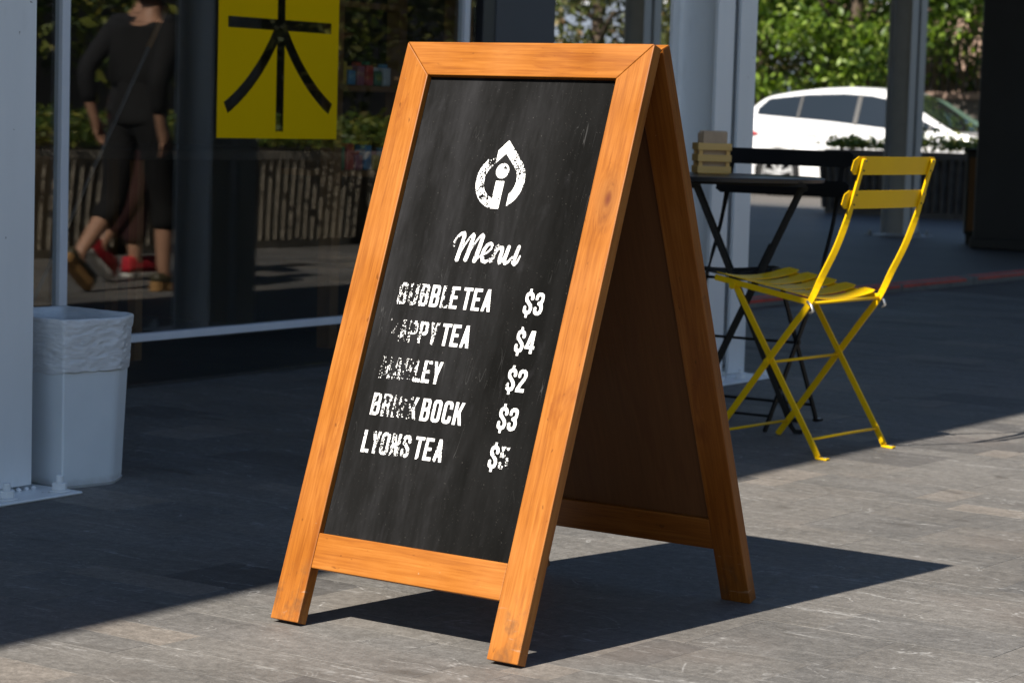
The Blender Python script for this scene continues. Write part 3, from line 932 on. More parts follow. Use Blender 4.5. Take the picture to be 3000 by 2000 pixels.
    if ch == '5':
        return rr(x, y, 0.8, H - 5.8, w - 1, H) | rr(x, y, 0.8, 20, 0.8 + s, H) | path(x, y, [(4.0, 22.6), (8, 24.6), (12, 24.2), (14.6, 22), (15.3, 18), (15.3, 8), (14.0, 4.8), (11.2, 3.2), (7.2, 3.2), (4.4, 4.8), (3.2, 8), (3.2, 10.5)], 3.1)
    return np.zeros_like(x, bool)
def raster(name, u0, u1, v0, v1, test, fade, seed):
    """u to the right, v downwards, millimetres on the panel"""
    nu, nv = int((u1 - u0) / CELL) + 1, int((v1 - v0) / CELL) + 1
    U, Vv = np.meshgrid(u0 + (np.arange(nu) + 0.5) * CELL, v0 + (np.arange(nv) + 0.5) * CELL)
    ins = test(U, Vv)
    verts, faces = [], []
    zz = BT - REC + 0.0006
    for j in range(nv):
        run = None
        for i in range(nu + 1):
            on = i < nu and bool(ins[j, i])
            if on:
                uu, vv = U[j, i], Vv[j, i]
                f = fade(uu, vv)
                a = noise.noise(Vector((uu * 0.42, vv * 0.34, seed)))
                b = noise.noise(Vector((uu * 0.16, vv * 0.10, seed + 9)))
                if a * 0.75 + b * 0.55 < f * 1.55 - 0.98:
                    on = False
            if on and run is None:
                run = i
            if not on and run is not None:
                x0, x1 = (u0 + run * CELL) / 1000, (u0 + i * CELL) / 1000
                y0, y1 = -(v0 + j * CELL) / 1000, -(v0 + (j + 1) * CELL) / 1000
                k = len(verts)
                verts += [(x0, y1, zz), (x1, y1, zz), (x1, y0, zz), (x0, y0, zz)]
                faces.append((k, k + 1, k + 2, k + 3))
                run = None
    o = MB().add(verts, faces).build(name, M['chalk'], panel)
    return o
def fader(spans, base=0.30):
    def f(u, v):
        r = base
        for (a, b, fa, fb) in spans:
            if a <= u <= b:
                t = (u - a) / (b - a)
                r = max(r, fa + (fb - fa) * t)
        return r
    return f
def text_line(text, u_left, baseline, fade, seed, pitch=24.5, space=5.0):
    u = u_left
    for k, ch in enumerate(text):
        if ch == ' ':
            u += space; continue
        def test(U, V, ch=ch, u=u):
            return glyph(ch, U - u, baseline - V)
        raster('chalk_letter', u - 2, u + 27, baseline - 47, baseline + 7, test, fade, seed)
        u += {'I': 10.6, 'M': 28.4, 'L': 19.2, 'E': 21.6, '$': 21.8, 'T': 22.4, 'A': 22.6, 'Y': 21.6}.get(ch, pitch)
text_line('BUBBLE TEA', 106, 491.5, fader([(100, 131, 0.69, 0.66), (131, 157, 0.70, 0.62), (157, 178, 0.60, 0.42), (206, 224, 0.64, 0.60)]), 1.0, 24.3)
text_line('$3', 381.5, 490.0, fader([]), 2.0)
text_line('YAPPY TEA', 103.5, 559.3, fader([(100, 124, 0.90, 0.84), (124, 150, 0.74, 0.70), (150, 174, 0.74, 0.62), (174, 198, 0.56, 0.46), (198, 221, 0.56, 0.72)]), 3.0, 23.4)
text_line('$4', 381.5, 558.0, fader([]), 4.0)
text_line('MARLEY', 105, 628.5, fader([(100, 134, 0.84, 0.70), (134, 158, 0.74, 0.80), (158, 184, 0.72, 0.74), (184, 206, 0.58, 0.48), (206, 232, 0.52, 0.42)]), 5.0, 24.4)
text_line('$2', 381.5, 626.5, fader([(381, 388, 0.60, 0.40)]), 6.0)
text_line('BRISK BOCK', 104.5, 695.8, fader([(100, 128, 0.42, 0.50), (128, 154, 0.54, 0.70), (154, 166, 0.78, 0.78), (166, 188, 0.82, 0.80), (188, 198, 0.72, 0.62), (198, 212, 0.5, 0.42)]), 7.0, 23.9)
text_line('$3', 381.5, 694.5, fader([]), 8.0)
text_line('LYONS TEA', 103.5, 764.0, fader([(103, 120, 0.36, 0.42), (120, 200, 0.56, 0.58), (200, 290, 0.40, 0.44)]), 9.0, 23.4)
text_line('$5', 381.0, 762.5, fader([(381, 400, 0.36, 0.40), (403, 425, 0.64, 0.76)]), 10.0)
# brush script word
def menu_test(U, V):
    o = np.zeros_like(U, bool)
    def st(pts, rads):
        nonlocal o
        for k in range(len(pts) - 1):
            o |= seg(U, V, pts[k], pts[k + 1], rads[k], rads[k + 1])
    st([(203.5, 378), (202.5, 371), (207, 361), (214, 354.5), (220, 353.5), (221.5, 358), (220, 376), (216.4, 402)], [1.6, 2.2, 2.6, 2.9, 3.3, 3.8, 4.2, 4.3])
    st([(217.5, 396), (226, 376), (234, 361), (240.5, 354.5), (242, 358), (239.6, 378), (235.4, 401)], [1.6, 1.6, 1.7, 2.6, 3.7, 4.2, 4.3])
    st([(236.5, 394), (246, 374), (254, 360), (260.5, 354), (262.5, 357), (259.5, 380), (255.2, 402)], [1.6, 1.6, 1.7, 2.8, 3.7, 4.2, 4.3])
    st([(256, 402), (264, 394), (272, 388)], [2.2, 1.6, 1.6])
    st([(270, 391), (280, 385), (286.5, 377.5), (286.6, 371.5), (282, 368.8), (276, 372), (271, 381), (269.5, 392), (272.5, 401), (279, 403.2), (286, 399), (291, 392)], [1.6, 1.7, 2.1, 2.6, 2.7, 3.0, 3.7, 4.0, 3.6, 2.8, 2.0, 1.6])
    st([(297.8, 372), (295.5, 384), (291.5, 401)], [3.2, 3.7, 3.7])
    st([(293, 394), (299, 381), (305, 374.5), (309.5, 375.5), (310, 383), (308.4, 396), (310, 402)], [1.6, 1.7, 2.4, 3.2, 3.7, 3.7, 3.4])
    st([(310, 403), (315, 396), (319, 386)], [2.8, 1.8, 1.7])
    st([(322.8, 373), (320.4, 387), (318.8, 398), (322, 403), (328, 400), (334, 391)], [3.4, 3.8, 3.8, 3.2, 2.2, 1.7])
    st([(344, 372), (341.2, 387), (338.8, 400), (342, 403.5), (347, 399), (350.6, 388)], [3.4, 3.8, 3.8, 3.2, 2.2, 1.5])
    return o
raster('chalk_lettering', 195, 356, 346, 412, menu_test, fader([(195, 213, 0.78, 0.5), (264, 276, 0.42, 0.46), (288, 300, 0.74, 0.66), (232, 244, 0.46, 0.4)], 0.38), 11.0)
# drop-shaped logo with a letter i
def drop(U, V, cx, cy, r, ay):
    circ = (U - cx) ** 2 + (V - cy) ** 2 <= r * r
    d = cy - ay
    th = math.acos(r / d)
    tx, ty = r * math.sin(th), r * math.cos(th)
    t = (V - ay) / ((cy - ty) - ay)
    cone = (V >= ay) & (V <= cy - ty) & (np.abs(U - cx) <= tx * t * 1.0)
    return circ | cone
def logo_test(U, V):
    ring = drop(U, V, 271.3, 253.5, 52.4, 179) & ~drop(U, V, 271.3, 253.0, 34.8, 203.5)
    ring &= ~((U > 281.0) & (U < 296.0) & (V > 255))
    stem = (U > 262.6 + (V - 254.3) * 0.0) & (U < 280.6) & (V > 254.3) & ((U - 271.3) ** 2 + (V - 253.5) ** 2 <= 52.4 ** 2)
    dot = ((U - 271.7) ** 2 + (V - 235.8) ** 2 <= 14.0 ** 2) & ~((U - 276) ** 2 + (V - 229.6) ** 2 <= 3.0 ** 2)
    return ring | stem | dot
def logo_fade(u, v):
    f = 0.36
    if u < 246 and v < 290: f = 0.60 if u > 226 else 0.50
    if u > 286 and v < 250: f = 0.60
    if u < 262 and v > 280: f = 0.58
    if abs(u - 245) < 8 and v < 226: f = 0.86
    return f
raster('chalk_logo', 216, 327, 176, 309, logo_test, logo_fade, 13.0)

# ================================================================== POSTER ON THE GLASS
poster = street('poster', 'yellow vinyl sign with a large cut-out tree character stuck on the shop glass', 'sign')
def poster_mesh():
    k9 = 0.9
    v0, v1, z0, z1 = 2.791 * k9, 3.512 * k9, 0.883 * k9, 1.83 * k9
    def bez(p0, p1, p2, n=14):
        return [tuple((1 - t) ** 2 * np.array(p0) + 2 * t * (1 - t) * np.array(p1) + t * t * np.array(p2)) for t in np.linspace(0, 1, n)]
    cl = bez((3.128, 1.27), (3.015, 1.09), (2.840, 0.993)); cr = bez((3.181, 1.27), (3.30, 1.09), (3.4675, 0.9985))
    cell = 0.0016
    nv, nz = int((v1 - v0) / cell), int((z1 - z0) / cell)
    V_, Z_ = np.meshgrid(v0 + (np.arange(nv) + 0.5) * cell, z0 + (np.arange(nz) + 0.5) * cell)
    v_, z_ = V_ / k9, Z_ / k9
    cut = (v_ > 2.8465) & (v_ < 3.4635) & (z_ > 1.287) & (z_ < 1.3275)
    cut |= (v_ > 3.1315) & (v_ < 3.178) & (z_ > 0.910) & (z_ < 1.62)
    for c in (cl, cr):
        for k in range(len(c) - 1):
            a, b = c[k], c[k + 1]
            dx, dy = b[0] - a[0], b[1] - a[1]
            L = math.hypot(dx, dy)
            t = ((v_ - a[0]) * dx + (z_ - a[1]) * dy) / L
            s = np.abs(((v_ - a[0]) * dy - (z_ - a[1]) * dx) / L)
            lo = -0.004 if k else -0.02
            cut |= (t >= lo) & (t <= L + (0.004 if k < len(c) - 2 else 0)) & (s <= 0.0232)
    vs, fs = [], []
    for j in range(nz):
        run = None
        for i in range(nv + 1):
            on = i < nv and not cut[j, i]
            if on and run is None: run = i
            if not on and run is not None:
                k = len(vs); a, b = v0 + run * cell, v0 + i * cell; c, d = z0 + j * cell, z0 + (j + 1) * cell
                vs += [(UF - 0.0108, a, c), (UF - 0.0108, b, c), (UF - 0.0108, b, d), (UF - 0.0108, a, d)]
                fs.append((k, k + 1, k + 2, k + 3)); run = None
    return MB().add(vs, fs)
poster_mesh().build('vinyl_sheet', M['poster_yellow'], poster)

# ================================================================== WASTE BIN AND ITS LINER
def offset_poly(poly, s, c):
    return [(c[0] + (x - c[0]) * s, c[1] + (y - c[1]) * s) for x, y in poly]
def round_poly(poly, rads, n=6):
    out = []
    m = len(poly)
    for i in range(m):
        p = Vector(poly[i]); a = (Vector(poly[i - 1]) - p); b = (Vector(poly[(i + 1) % m]) - p)
        r = rads[i]
        la, lb = a.length, b.length
        p0 = p + a / la * min(r, la * 0.45); p1 = p + b / lb * min(r, lb * 0.45)
        for k in range(n + 1):
            t = k / n
            q = p0 * (1 - t) ** 2 + p * 2 * t * (1 - t) + p1 * t * t
            out.append((q.x, q.y))
    return out
bin_o = empty('waste_bin', (-1.45, 0.50, 0.0), 0, 'white square plastic waste bin standing between the left column and the shopfront', 'waste bin')
bpoly = [(0.140, -0.125), (0.160, 0.045), (0.095, 0.145), (-0.16, 0.155), (-0.16, -0.115)]
bp = round_poly(bpoly, [0.006, 0.018, 0.018, 0.02, 0.02], 5)
bc = (-0.005, 0.015)
def loft(rings, closed_bottom=True, closed_top=False):
    mb = MB(); n = len(rings[0])
    vs = [p for r in rings for p in r]
    fs = []
    for i in range(len(rings) - 1):
        for k in range(n):
            k2 = (k + 1) % n
            fs.append((i * n + k, i * n + k2, (i + 1) * n + k2, (i + 1) * n + k))
    if closed_bottom: fs.append(tuple(range(n - 1, -1, -1)))
    if closed_top: fs.append(tuple((len(rings) - 1) * n + k for k in range(n)))
    return mb.add(vs, fs)
rings = []
for z, s in ((0.0, 0.87), (0.008, 0.885), (0.0082, 0.868), (0.02, 0.873), (0.10, 0.892), (0.20, 0.920), (0.30, 0.948), (0.375, 0.970), (0.378, 0.995), (0.388, 0.998), (0.390, 0.985), (0.388, 0.955), (0.30, 0.930), (0.02, 0.85)):
    rings.append([(x, y, z) for x, y in offset_poly(bp, s, bc)])
b_ = loft(rings, True, True)
b_.build('bin_body', M['bin_plastic'], bin_o)
liner = empty('bin_liner', (-1.45, 0.50, 0.265), 0, 'crumpled white plastic liner folded over the rim of the waste bin', 'bin liner')
def resample(poly, n):
    P = [Vector(p) for p in poly] + [Vector(poly[0])]
    L = [0]
    for a, b in zip(P[:-1], P[1:]): L.append(L[-1] + (b - a).length)
    out = []
    j = 0
    for k in range(n):
        d = L[-1] * k / n
        while L[j + 1] < d: j += 1
        t = (d - L[j]) / max(1e-9, L[j + 1] - L[j])
        out.append(tuple(P[j].lerp(P[j + 1], t)))
    return out
lp = resample(bp, 220)
rings = []
prof = []
for k in range(34):
    t = k / 33
    prof.append((0.270 + 0.1255 * t, 0.945 + 0.058 * t, 1))
prof += [(0.3985, 1.000, 0.5), (0.3995, 0.985, 0.3), (0.396, 0.955, 0.3), (0.37, 0.925, 0.8), (0.32, 0.905, 1), (0.25, 0.89, 1)]
for ri, (z, s, amp) in enumerate(prof):
    ring = []
    for k, (x, y) in enumerate(lp):
        q = offset_poly([(x, y)], s, bc)[0]
        d = Vector((q[0] - bc[0], q[1] - bc[1])).normalized()
        a = 2 * math.pi * k / len(lp)
        cxn, cyn = math.cos(a) * 3.0, math.sin(a) * 3.0
        # horizontal folds low down, slanting creases higher up
        up = (z - 0.27) / 0.125
        slant = 2.4 * math.sin(a * 3 + 1.0) + 1.2 * math.sin(a * 7)
        n1 = abs(noise.noise(Vector((cxn * 1.1, cyn * 1.1, z * 140 + slant * max(0, up) * 0.9))))
        n2 = abs(noise.noise(Vector((cxn * 2.8, cyn * 2.8, z * 46 + 7 + slant * up))))
        n3 = noise.noise(Vector((cxn * 0.9, cyn * 0.9, z * 12 + 3)))
        off = 0.0012 + amp * (0.0030 * (0.35 - n1) * 1.6 + 0.0034 * (0.3 - n2) + 0.0012 * n3)
        zz = z + amp * 0.0025 * noise.noise(Vector((cxn * 2, cyn * 2, z * 30 + 40)))
        if ri == 0:
            zz += 0.007 * math.sin(a * 2 + 0.4) + 0.003 * math.sin(a * 9)
        if ri == 0: off = 0.0008
        ring.append((q[0] + d.x * off, q[1] + d.y * off, zz - 0.265))
    rings.append(ring)
loft(rings, False, False).build('liner_film', M['liner'], liner, smooth=True)

# ================================================================== BISTRO CHAIRS
CW = 0.374
def catmull(pts, n=6):
    P = [Vector(p) for p in pts]
    out = []
    for i in range(len(P) - 1):
        p0, p1, p2, p3 = P[max(i - 1, 0)], P[i], P[i + 1], P[min(i + 2, len(P) - 1)]
        for k in range(n):
            t = k / n
            out.append(0.5 * ((2 * p1) + (p2 - p0) * t + (2 * p0 - 5 * p1 + 4 * p2 - p3) * t * t + (3 * p1 - p0 - 3 * p2 + p3) * t ** 3))
    out.append(P[-1])
    return out
def bistro_chair(name, label, loc, rz, mat):
    t = empty(name, loc, rz, label, 'chair', 'folding bistro chairs')
    side = (0, 1, 0)
    for s, y0 in ((-1, 0.0), (1, CW)):
        yi = y0 + (0.004 if s < 0 else -0.004)
        yo = y0 + (-0.004 if s < 0 else 0.004)
        # rear leg: seat front down to the rear foot
        MB().bar([(0.289, yi, 0.455), (0.15, yi, 0.236), (0.018, yi, 0.028), (0.006, yi, 0.006)], side, 0.0085, 0.0032).build('rear_leg', mat, t, bevel=0.0008)
        f = MB().bar([(0.010, yi, 0.004), (-0.014, yi, 0.003), (-0.026, yi, 0.003)], side, 0.0028, 0.0095)
        foot = f.build('foot', mat, t, bevel=0.0008)
        MB().cyl((-0.016, yi, 0.006), (0, 0, 1), 0.0055, 0.002, 10).build('rivet', M['zinc'], foot)
        # front leg running up into the back upright, twisting flat behind the seat
        pts = catmull([(0.360, yo, 0.0), (0.262, yo, 0.130), (0.170, yo, 0.255), (0.095, yo, 0.355), (0.048, yo, 0.418), (0.012, yo, 0.492), (-0.028, yo, 0.572), (-0.058, yo, 0.652), (-0.079, yo, 0.725), (-0.103, yo, 0.812)], 5)
        tw = []
        for p in pts:
            if p.z < 0.41: a = 0.0
            elif p.z < 0.50: a = (p.z - 0.41) / 0.09 * 0.9
            elif p.z < 0.625: a = 0.9
            elif p.z < 0.70: a = 0.9 + (p.z - 0.625) / 0.075 * (math.pi / 2 - 0.9)
            else: a = math.pi / 2
            tw.append(-a)
        MB().bar(pts, side, 0.0088, 0.0032, tw).build('upright', mat, t, bevel=0.0008)
        MB().bar([(0.352, y0, 0.471), (0.20, y0, 0.446), (0.044, y0, 0.421)], side, 0.008, 0.003).build('seat_rail', mat, t, bevel=0.0008)
        MB().cyl((0.172, y0 + s * 0.010, 0.252), (0, 1, 0), 0.008, s * 0.003, 12).build('pivot', mat, t)
        MB().cyl((0.289, y0 + s * 0.009, 0.452), (0, 1, 0), 0.010, s * 0.004, 12).build('pivot', mat, t)
        clip = MB().sweep([(0.052, y0 + s * 0.008, 0.425), (0.036, y0 + s * 0.011, 0.414), (0.030, y0 + s * 0.012, 0.400), (0.040, y0 + s * 0.012, 0.392)], 0.004, 6)
        clip.build('clip', M['zinc'], t, smooth=True)
    # cross rods
    for (d, z, r) in ((0.166, 0.250, 0.0042), (0.030, 0.052, 0.004), (0.328, 0.044, 0.004), (0.046, 0.419, 0.0045)):
        MB().sweep([(d, 0.002, z), (d, CW - 0.002, z)], r, 8).build('cross_rod', mat, t, smooth=True)
    # seat slats, dished across the width
    for k in range(5):
        d0 = 0.352 - k * 0.0625 - 0.047; d1 = d0 + 0.045
        vs, fs = [], []
        n = 16
        for i in range(n + 1):
            w = -0.006 + (CW + 0.012) * i / n
            q = (i / n - 0.5) * 2
            dish = -0.017 * (1 - q * q) + 0.006
            e = 0.006 if i in (0, n) else 0.0
            for dd in (d0 + e, d1 - e):
                z = 0.430 + (dd - 0.046) / 0.306 * 0.05
                vs += [(dd, w, z + dish), (dd, w, z + dish + 0.0024)]
        for i in range(n):
            a, b = i * 4, (i + 1) * 4
            fs += [(a + 1, a + 3, b + 3, b + 1), (a, b, b + 2, a + 2), (a, a + 1, b + 1, b), (a + 2, b + 2, b + 3, a + 3)]
        fs += [(0, 2, 3, 1), (n * 4, n * 4 + 1, n * 4 + 3, n * 4 + 2)]
        sl = MB().add(vs, fs).build('seat_slat', mat, t)
        for w in (0.018, CW - 0.018):
            q = (w / CW - 0.5) * 2
            MB().cyl(((d0 + d1) / 2, w, 0.430 + ((d0 + d1) / 2 - 0.046) / 0.306 * 0.05 - 0.017 * (1 - q * q) + 0.008), (0, 0, 1), 0.0045, 0.0018, 10, 0.003).build('rivet', mat, sl)
    # back slats, bowed to the rear, rounded corners
    for (zc, dc, hh) in ((0.794, -0.098, 0.0245), (0.703, -0.073, 0.0245)):
        vs, fs = [], []
        n = 26; ext = 0.040; r = 0.011
        for i in range(n + 1):
            w = -ext + (CW + 2 * ext) * i / n
            if i in (0, n): h = hh - r
            else:
                ed = min(w + ext, CW + ext - w)
                h = hh - (r - math.sqrt(max(0, r * r - (r - ed) ** 2))) if ed < r else hh
            q = (w - CW / 2) / (CW / 2 + ext)
            bow = -0.013 * (1 - q * q) + 0.006
            for sz in (-1, 1):
                z = zc + sz * h
                d = dc + bow - (z - zc) * 0.27
                vs += [(d + 0.0055, w, z), (d + 0.0032, w, z)]
        for i in range(n):
            a, b = i * 4, (i + 1) * 4
            fs += [(a, b, b + 2, a + 2), (a + 1, a + 3, b + 3, b + 1), (a, a + 1, b + 1, b), (a + 2, b + 2, b + 3, a + 3)]
        fs += [(0, 2, 3, 1), (n * 4, n * 4 + 1, n * 4 + 3, n * 4 + 2)]
        sl = MB().add(vs, fs).build('back_slat', mat, t)
        for w in (0.0, CW):
            for dz in (-0.013, 0.013):
                MB().cyl((dc - 0.0045 - dz * 0.27, w, zc + dz), (-1, 0, -0.2), 0.0022, 0.0022, 8).build('rivet', M['black_trim'], sl)
    return t
bistro_chair('bistro_chair', 'yellow folding metal chair with slatted seat, its back turned, beside the table', (-0.3294, 2.5946, 0.0), math.atan2(0.02379, -0.99972), M['yellow'])
bistro_chair('bistro_chair', 'black folding metal chair tucked under the far side of the bistro table', (-1.134, 2.957, 0.0), math.atan2(-0.9987, 0.05), M['black'])

# ------------------------------------------------------------------ bistro table
tc = Vector((-0.937, 2.658, 0))
table = empty('bistro_table', tc, math.atan2(0.507, 0.862), 'round black folding bistro table behind the menu board', 'table')
n = 72
rg = []
for z, r in ((0.728, 0.2955), (0.7285, 0.298), (0.7385, 0.3005), (0.7405, 0.299), (0.7412, 0.2955)):
    rg.append([(r * math.cos(2 * math.pi * k / n), r * math.sin(2 * math.pi * k / n), z) for k in range(n)])
loft(rg, True, True).build('table_top', M['table_black'], table)
E1S = 0.078
for yy, s in ((-0.135, -1), (0.135, 1)):
    for sx in (-1, 1):
        off = s * (0.005 if sx > 0 else -0.005)
        xb, xt = E1S + sx * 0.160, E1S - sx * 0.160
        pts = [(xt, yy + off, 0.722), (E1S, yy + off, 0.36), (xb - sx * 0.012, yy + off, 0.022), (xb, yy + off, 0.006), (xb + sx * 0.022, yy + off, 0.0045)]
        MB().bar(pts, (0, 1, 0), 0.0070, 0.0032).build('leg', M['black'], table, bevel=0.0008)
        MB().cyl((xt, yy + off - 0.006, 0.714), (0, 1, 0), 0.011, 0.012, 12).build('pivot', M['black'], table)
    MB().cyl((E1S, yy - 0.012, 0.362), (0, 1, 0), 0.010, 0.024, 12).build('pivot', M['black'], table)
    MB().bar([(E1S + 0.075, yy - s * 0.008, 0.535), (E1S + 0.040, yy - s * 0.008, 0.455)], (0, 1, 0), 0.010, 0.003).build('latch', M['black'], table, bevel=0.001)
for (x, z) in ((E1S - 0.118, 0.10), (E1S + 0.118, 0.10), (E1S, 0.36)):
    MB().sweep([(x, -0.135, z), (x, 0.135, z)], 0.005, 8).build('cross_rod', M['black'], table, smooth=True)
for yy in (-0.19, 0.19):
    MB().box((-0.14, yy - 0.008, 0.718), (0.24, yy + 0.008, 0.7275)).build('top_bearer', M['black'], table)
MB().box((E1S - 0.165, -0.19, 0.7115), (E1S - 0.145, 0.19, 0.7175)).build('top_bearer', M['black'], table)

# ------------------------------------------------------------------ crate with paper napkins on the table
crate_rot = math.atan2(0.738, 0.676) * -1
nrm = Vector((0.676, -0.738, 0)); rgt = Vector((0.738, 0.676, 0))
front_mid = Vector((-0.976, 2.672, 0.7418))
crate = empty('wooden_crate', front_mid, math.atan2(rgt.y, rgt.x), 'small pale wooden slatted crate standing on the black bistro table', 'crate')
CX = 0.101
for z0 in (0.003, 0.037, 0.071):
    hgt = 0.0205
    for yy in (0.0, 0.096):
        MB().box((-CX / 2, yy, z0), (CX / 2, yy + 0.004, z0 + hgt)).build('slat', M['wood_crate'], crate, bevel=0.0006)
    for xx in (-CX / 2 - 0.0002, CX / 2 - 0.0038):
        MB().box((xx, 0.0045, z0), (xx + 0.004, 0.0955, z0 + hgt)).build('slat', M['wood_crate'], crate, bevel=0.0006)
for xx in (-CX / 2 + 0.004, CX / 2 - 0.015):
    for yy in (0.0045, 0.0845):
        MB().box((xx, yy, 0.001), (xx + 0.011, yy + 0.011, 0.092)).build('corner_post', M['wood_crate'], crate)
MB().box((-CX / 2 + 0.005, 0.005, 0.0005), (CX / 2 - 0.005, 0.095, 0.0035)).build('crate_base', M['wood_crate'], crate)
nap = empty('paper_napkins', front_mid + Vector((0, 0, 0.005)), math.atan2(rgt.y, rgt.x), 'stack of brown paper napkins standing in the wooden crate', 'napkins')
for k in range(9):
    y0 = 0.018 + k * 0.0074
    ins = 0.010 if k % 2 else 0.0095
    top = 0.119 + rng.uniform(-0.005, 0.005)
    a, b = -CX / 2 + ins + 0.006 * rng.random(), CX / 2 - ins - 0.006 * rng.random()
    mt = Matrix.Rotation(rng.uniform(-0.03, 0.03), 4, 'Y')
    MB().box((a, y0, 0.0), (b, y0 + 0.0068, top)).build('napkin', M['kraft'], nap, bevel=0.002, mtx=mt)

# ================================================================== FOLIAGE
def leaves(name, pts, size, mat, parent, seed, droop=0.4, aspect=0.5):
    """pts: numpy (n,3) leaf positions; each leaf a pointed, slightly folded blade of four triangles"""
    rs = np.random.RandomState(seed)
    n = len(pts)
    d = rs.normal(size=(n, 3)); d[:, 2] -= droop
    d /= np.linalg.norm(d, axis=1)[:, None]
    r = rs.normal(size=(n, 3))
    s = np.cross(d, r); s /= np.linalg.norm(s, axis=1)[:, None]
    nn = np.cross(d, s)
    L = size * rs.uniform(0.65, 1.3, n)[:, None]
    w = L * aspect * 0.5
    base = pts - d * L * 0.5
    mid = pts + nn * L * 0.10
    v = np.empty((n, 5, 3))
    v[:, 0] = base; v[:, 1] = pts + s * w - d * L * 0.05; v[:, 2] = pts + d * L * 0.5; v[:, 3] = pts - s * w - d * L * 0.05; v[:, 4] = mid
    v = v.reshape(-1, 3)
    f = np.array([[0, 1, 4], [1, 2, 4], [2, 3, 4], [3, 0, 4]])
    F = (f[None] + (np.arange(n) * 5)[:, None, None]).reshape(-1, 3)
    me = bpy.data.meshes.new(name)
    me.vertices.add(len(v)); me.vertices.foreach_set('co', v.ravel())
    me.loops.add(F.size); me.loops.foreach_set('vertex_index', F.ravel().astype(np.int32))
    me.polygons.add(len(F)); me.polygons.foreach_set('loop_start', (np.arange(len(F)) * 3).astype(np.int32))
    me.polygons.foreach_set('loop_total', np.full(len(F), 3, np.int32))
    me.update(calc_edges=True)
    me.materials.append(mat)
    o = bpy.data.objects.new(name, me); col.objects.link(o)
    if parent: o.parent = parent
    return o
def clumps(rs, n_clump, per, centre, radii, spread, zmin=-99, hollow=0.35):
    out = []
    for _ in range(n_clump):
        while True:
            q = rs.uniform(-1, 1, 3)
            if hollow < np.linalg.norm(q) < 1: break
        c = np.array(centre) + q * np.array(radii)
        if c[2] < zmin: c[2] = zmin + rs.uniform(0, 0.4)
        k = int(per * rs.uniform(0.5, 1.5))
        out.append(c + rs.normal(size=(k, 3)) * spread * np.array([1, 1, 0.75]))
    return np.concatenate(out)
def tree(name, label, u, v, H, crown_z, radii, n_clump, per, leaf, spread, mat, seed, zmin, group, z0=0.0, lean=0.0):
    t = street(name, label, 'tree', group, u, v, z0)
    rs = np.random.RandomState(seed)
    tr = MB()
    tr.sweep([(0, 0, 0), (0.03, 0.02, H * 0.25), (0.02 + lean, -0.03, H * 0.5), (lean * 1.5, 0.02, H * 0.8)], [0.17, 0.13, 0.11, 0.05], 10)
    for k in range(8):
        a = k * 2.4 + rs.rand()
        z = H * (0.28 + 0.06 * k)
        l = radii[0] * rs.uniform(0.55, 0.9)
        tr.sweep([(0.02, 0, z), (math.cos(a) * l * 0.5, math.sin(a) * l * 0.5, z + 0.45), (math.cos(a) * l, math.sin(a) * l, z + 0.35 + rs.rand() * 0.5)], [0.06, 0.04, 0.012], 7)
    tr.build('trunk', M['bark'], t, smooth=True)
    P = clumps(rs, n_clump, per, (0, 0, crown_z), radii, spread, zmin)
    leaves('crown', P, leaf, mat, t, seed + 1)
    return t
G_T = 'trees across the road'
tree('street_tree', 'broad bright green tree behind the white car roof', -14.6, 32.6, 5.0, 3.3, (2.5, 1.7, 2.3), 125, 105, 0.15, 0.20, M['leaf'], 11, 1.30, G_T)
tree('street_tree', 'bright green tree behind the front windscreen of the white car', -11.9, 33.2, 5.2, 3.7, (2.2, 1.7, 2.1), 95, 105, 0.15, 0.20, M['leaf'], 12, 1.75, G_T)
tree('street_tree', 'olive green tree seen above the menu board top left of the distant column', -20.3, 34.0, 5.0, 3.2, (2.3, 1.8, 2.2), 120, 80, 0.15, 0.32, M['leaf_olive'], 13, 1.0, G_T)
tree('street_tree', 'dull green tree showing between the twin-beam columns', -17.4, 34.8, 5.0, 3.2, (2.2, 1.7, 2.2), 120, 80, 0.15, 0.30, M['leaf_olive'], 14, 1.0, G_T)
tree('street_tree', 'dark green tree filling the gap behind the bright trees', -13.5, 37.0, 6.0, 3.3, (4.2, 1.6, 2.8), 150, 90, 0.17, 0.35, M['leaf'], 15, 0.7, G_T)

# railing wall behind the car
rw = street('garden_wall', 'pink rendered garden wall with a black iron railing behind the white car', 'wall', None, -13, 35.2, 0)
MB().box((-4.0, 0, 0.0), (9, 0.22, 1.36)).build('wall', M['concrete_dark'], rw)  # wall face coloured dark for the tree shade, coping left pink as lit
MB().box((-4.0, -0.05, 1.36), (9, 0.27, 1.47)).build('coping', M['pink_wall'], rw)
for k in range(44):
    MB().box((-2.4 + k * 0.16, 0.10, 1.47), (-2.37 + k * 0.16, 0.13, 2.35)).build('rail_bar', M['black_trim'], rw)
MB().box((-4.0, 0.095, 2.352), (9, 0.135, 2.39)).build('top_bar', M['black_trim'], rw)
MB().box((-4.0, 0.9, 0), (9, 1.0, 3.0)).build('render_panel', M['pink_wall'], rw)

# pale building in the distance
fb = street('far_building', 'pale blue grey building glimpsed through the olive trees', 'building', None, -26, 52, 0)
MB().box((-14, 0, 0), (22, 8, 9)).build('wall', M['far_wall'], fb)
for i in range(11):
    for j in range(3):
        wv = MB().box((-13 + i * 3.2, -0.06, 0.9 + j * 2.9), (-11.4 + i * 3.2, -0.02, 2.3 + j * 2.9)).build('window', M['frame_white'], fb)
        MB().box((-12.9 + i * 3.2, -0.08, 1.0 + j * 2.9), (-11.5 + i * 3.2, -0.062, 2.2 + j * 2.9)).build('pane', M['far_glass'], wv)

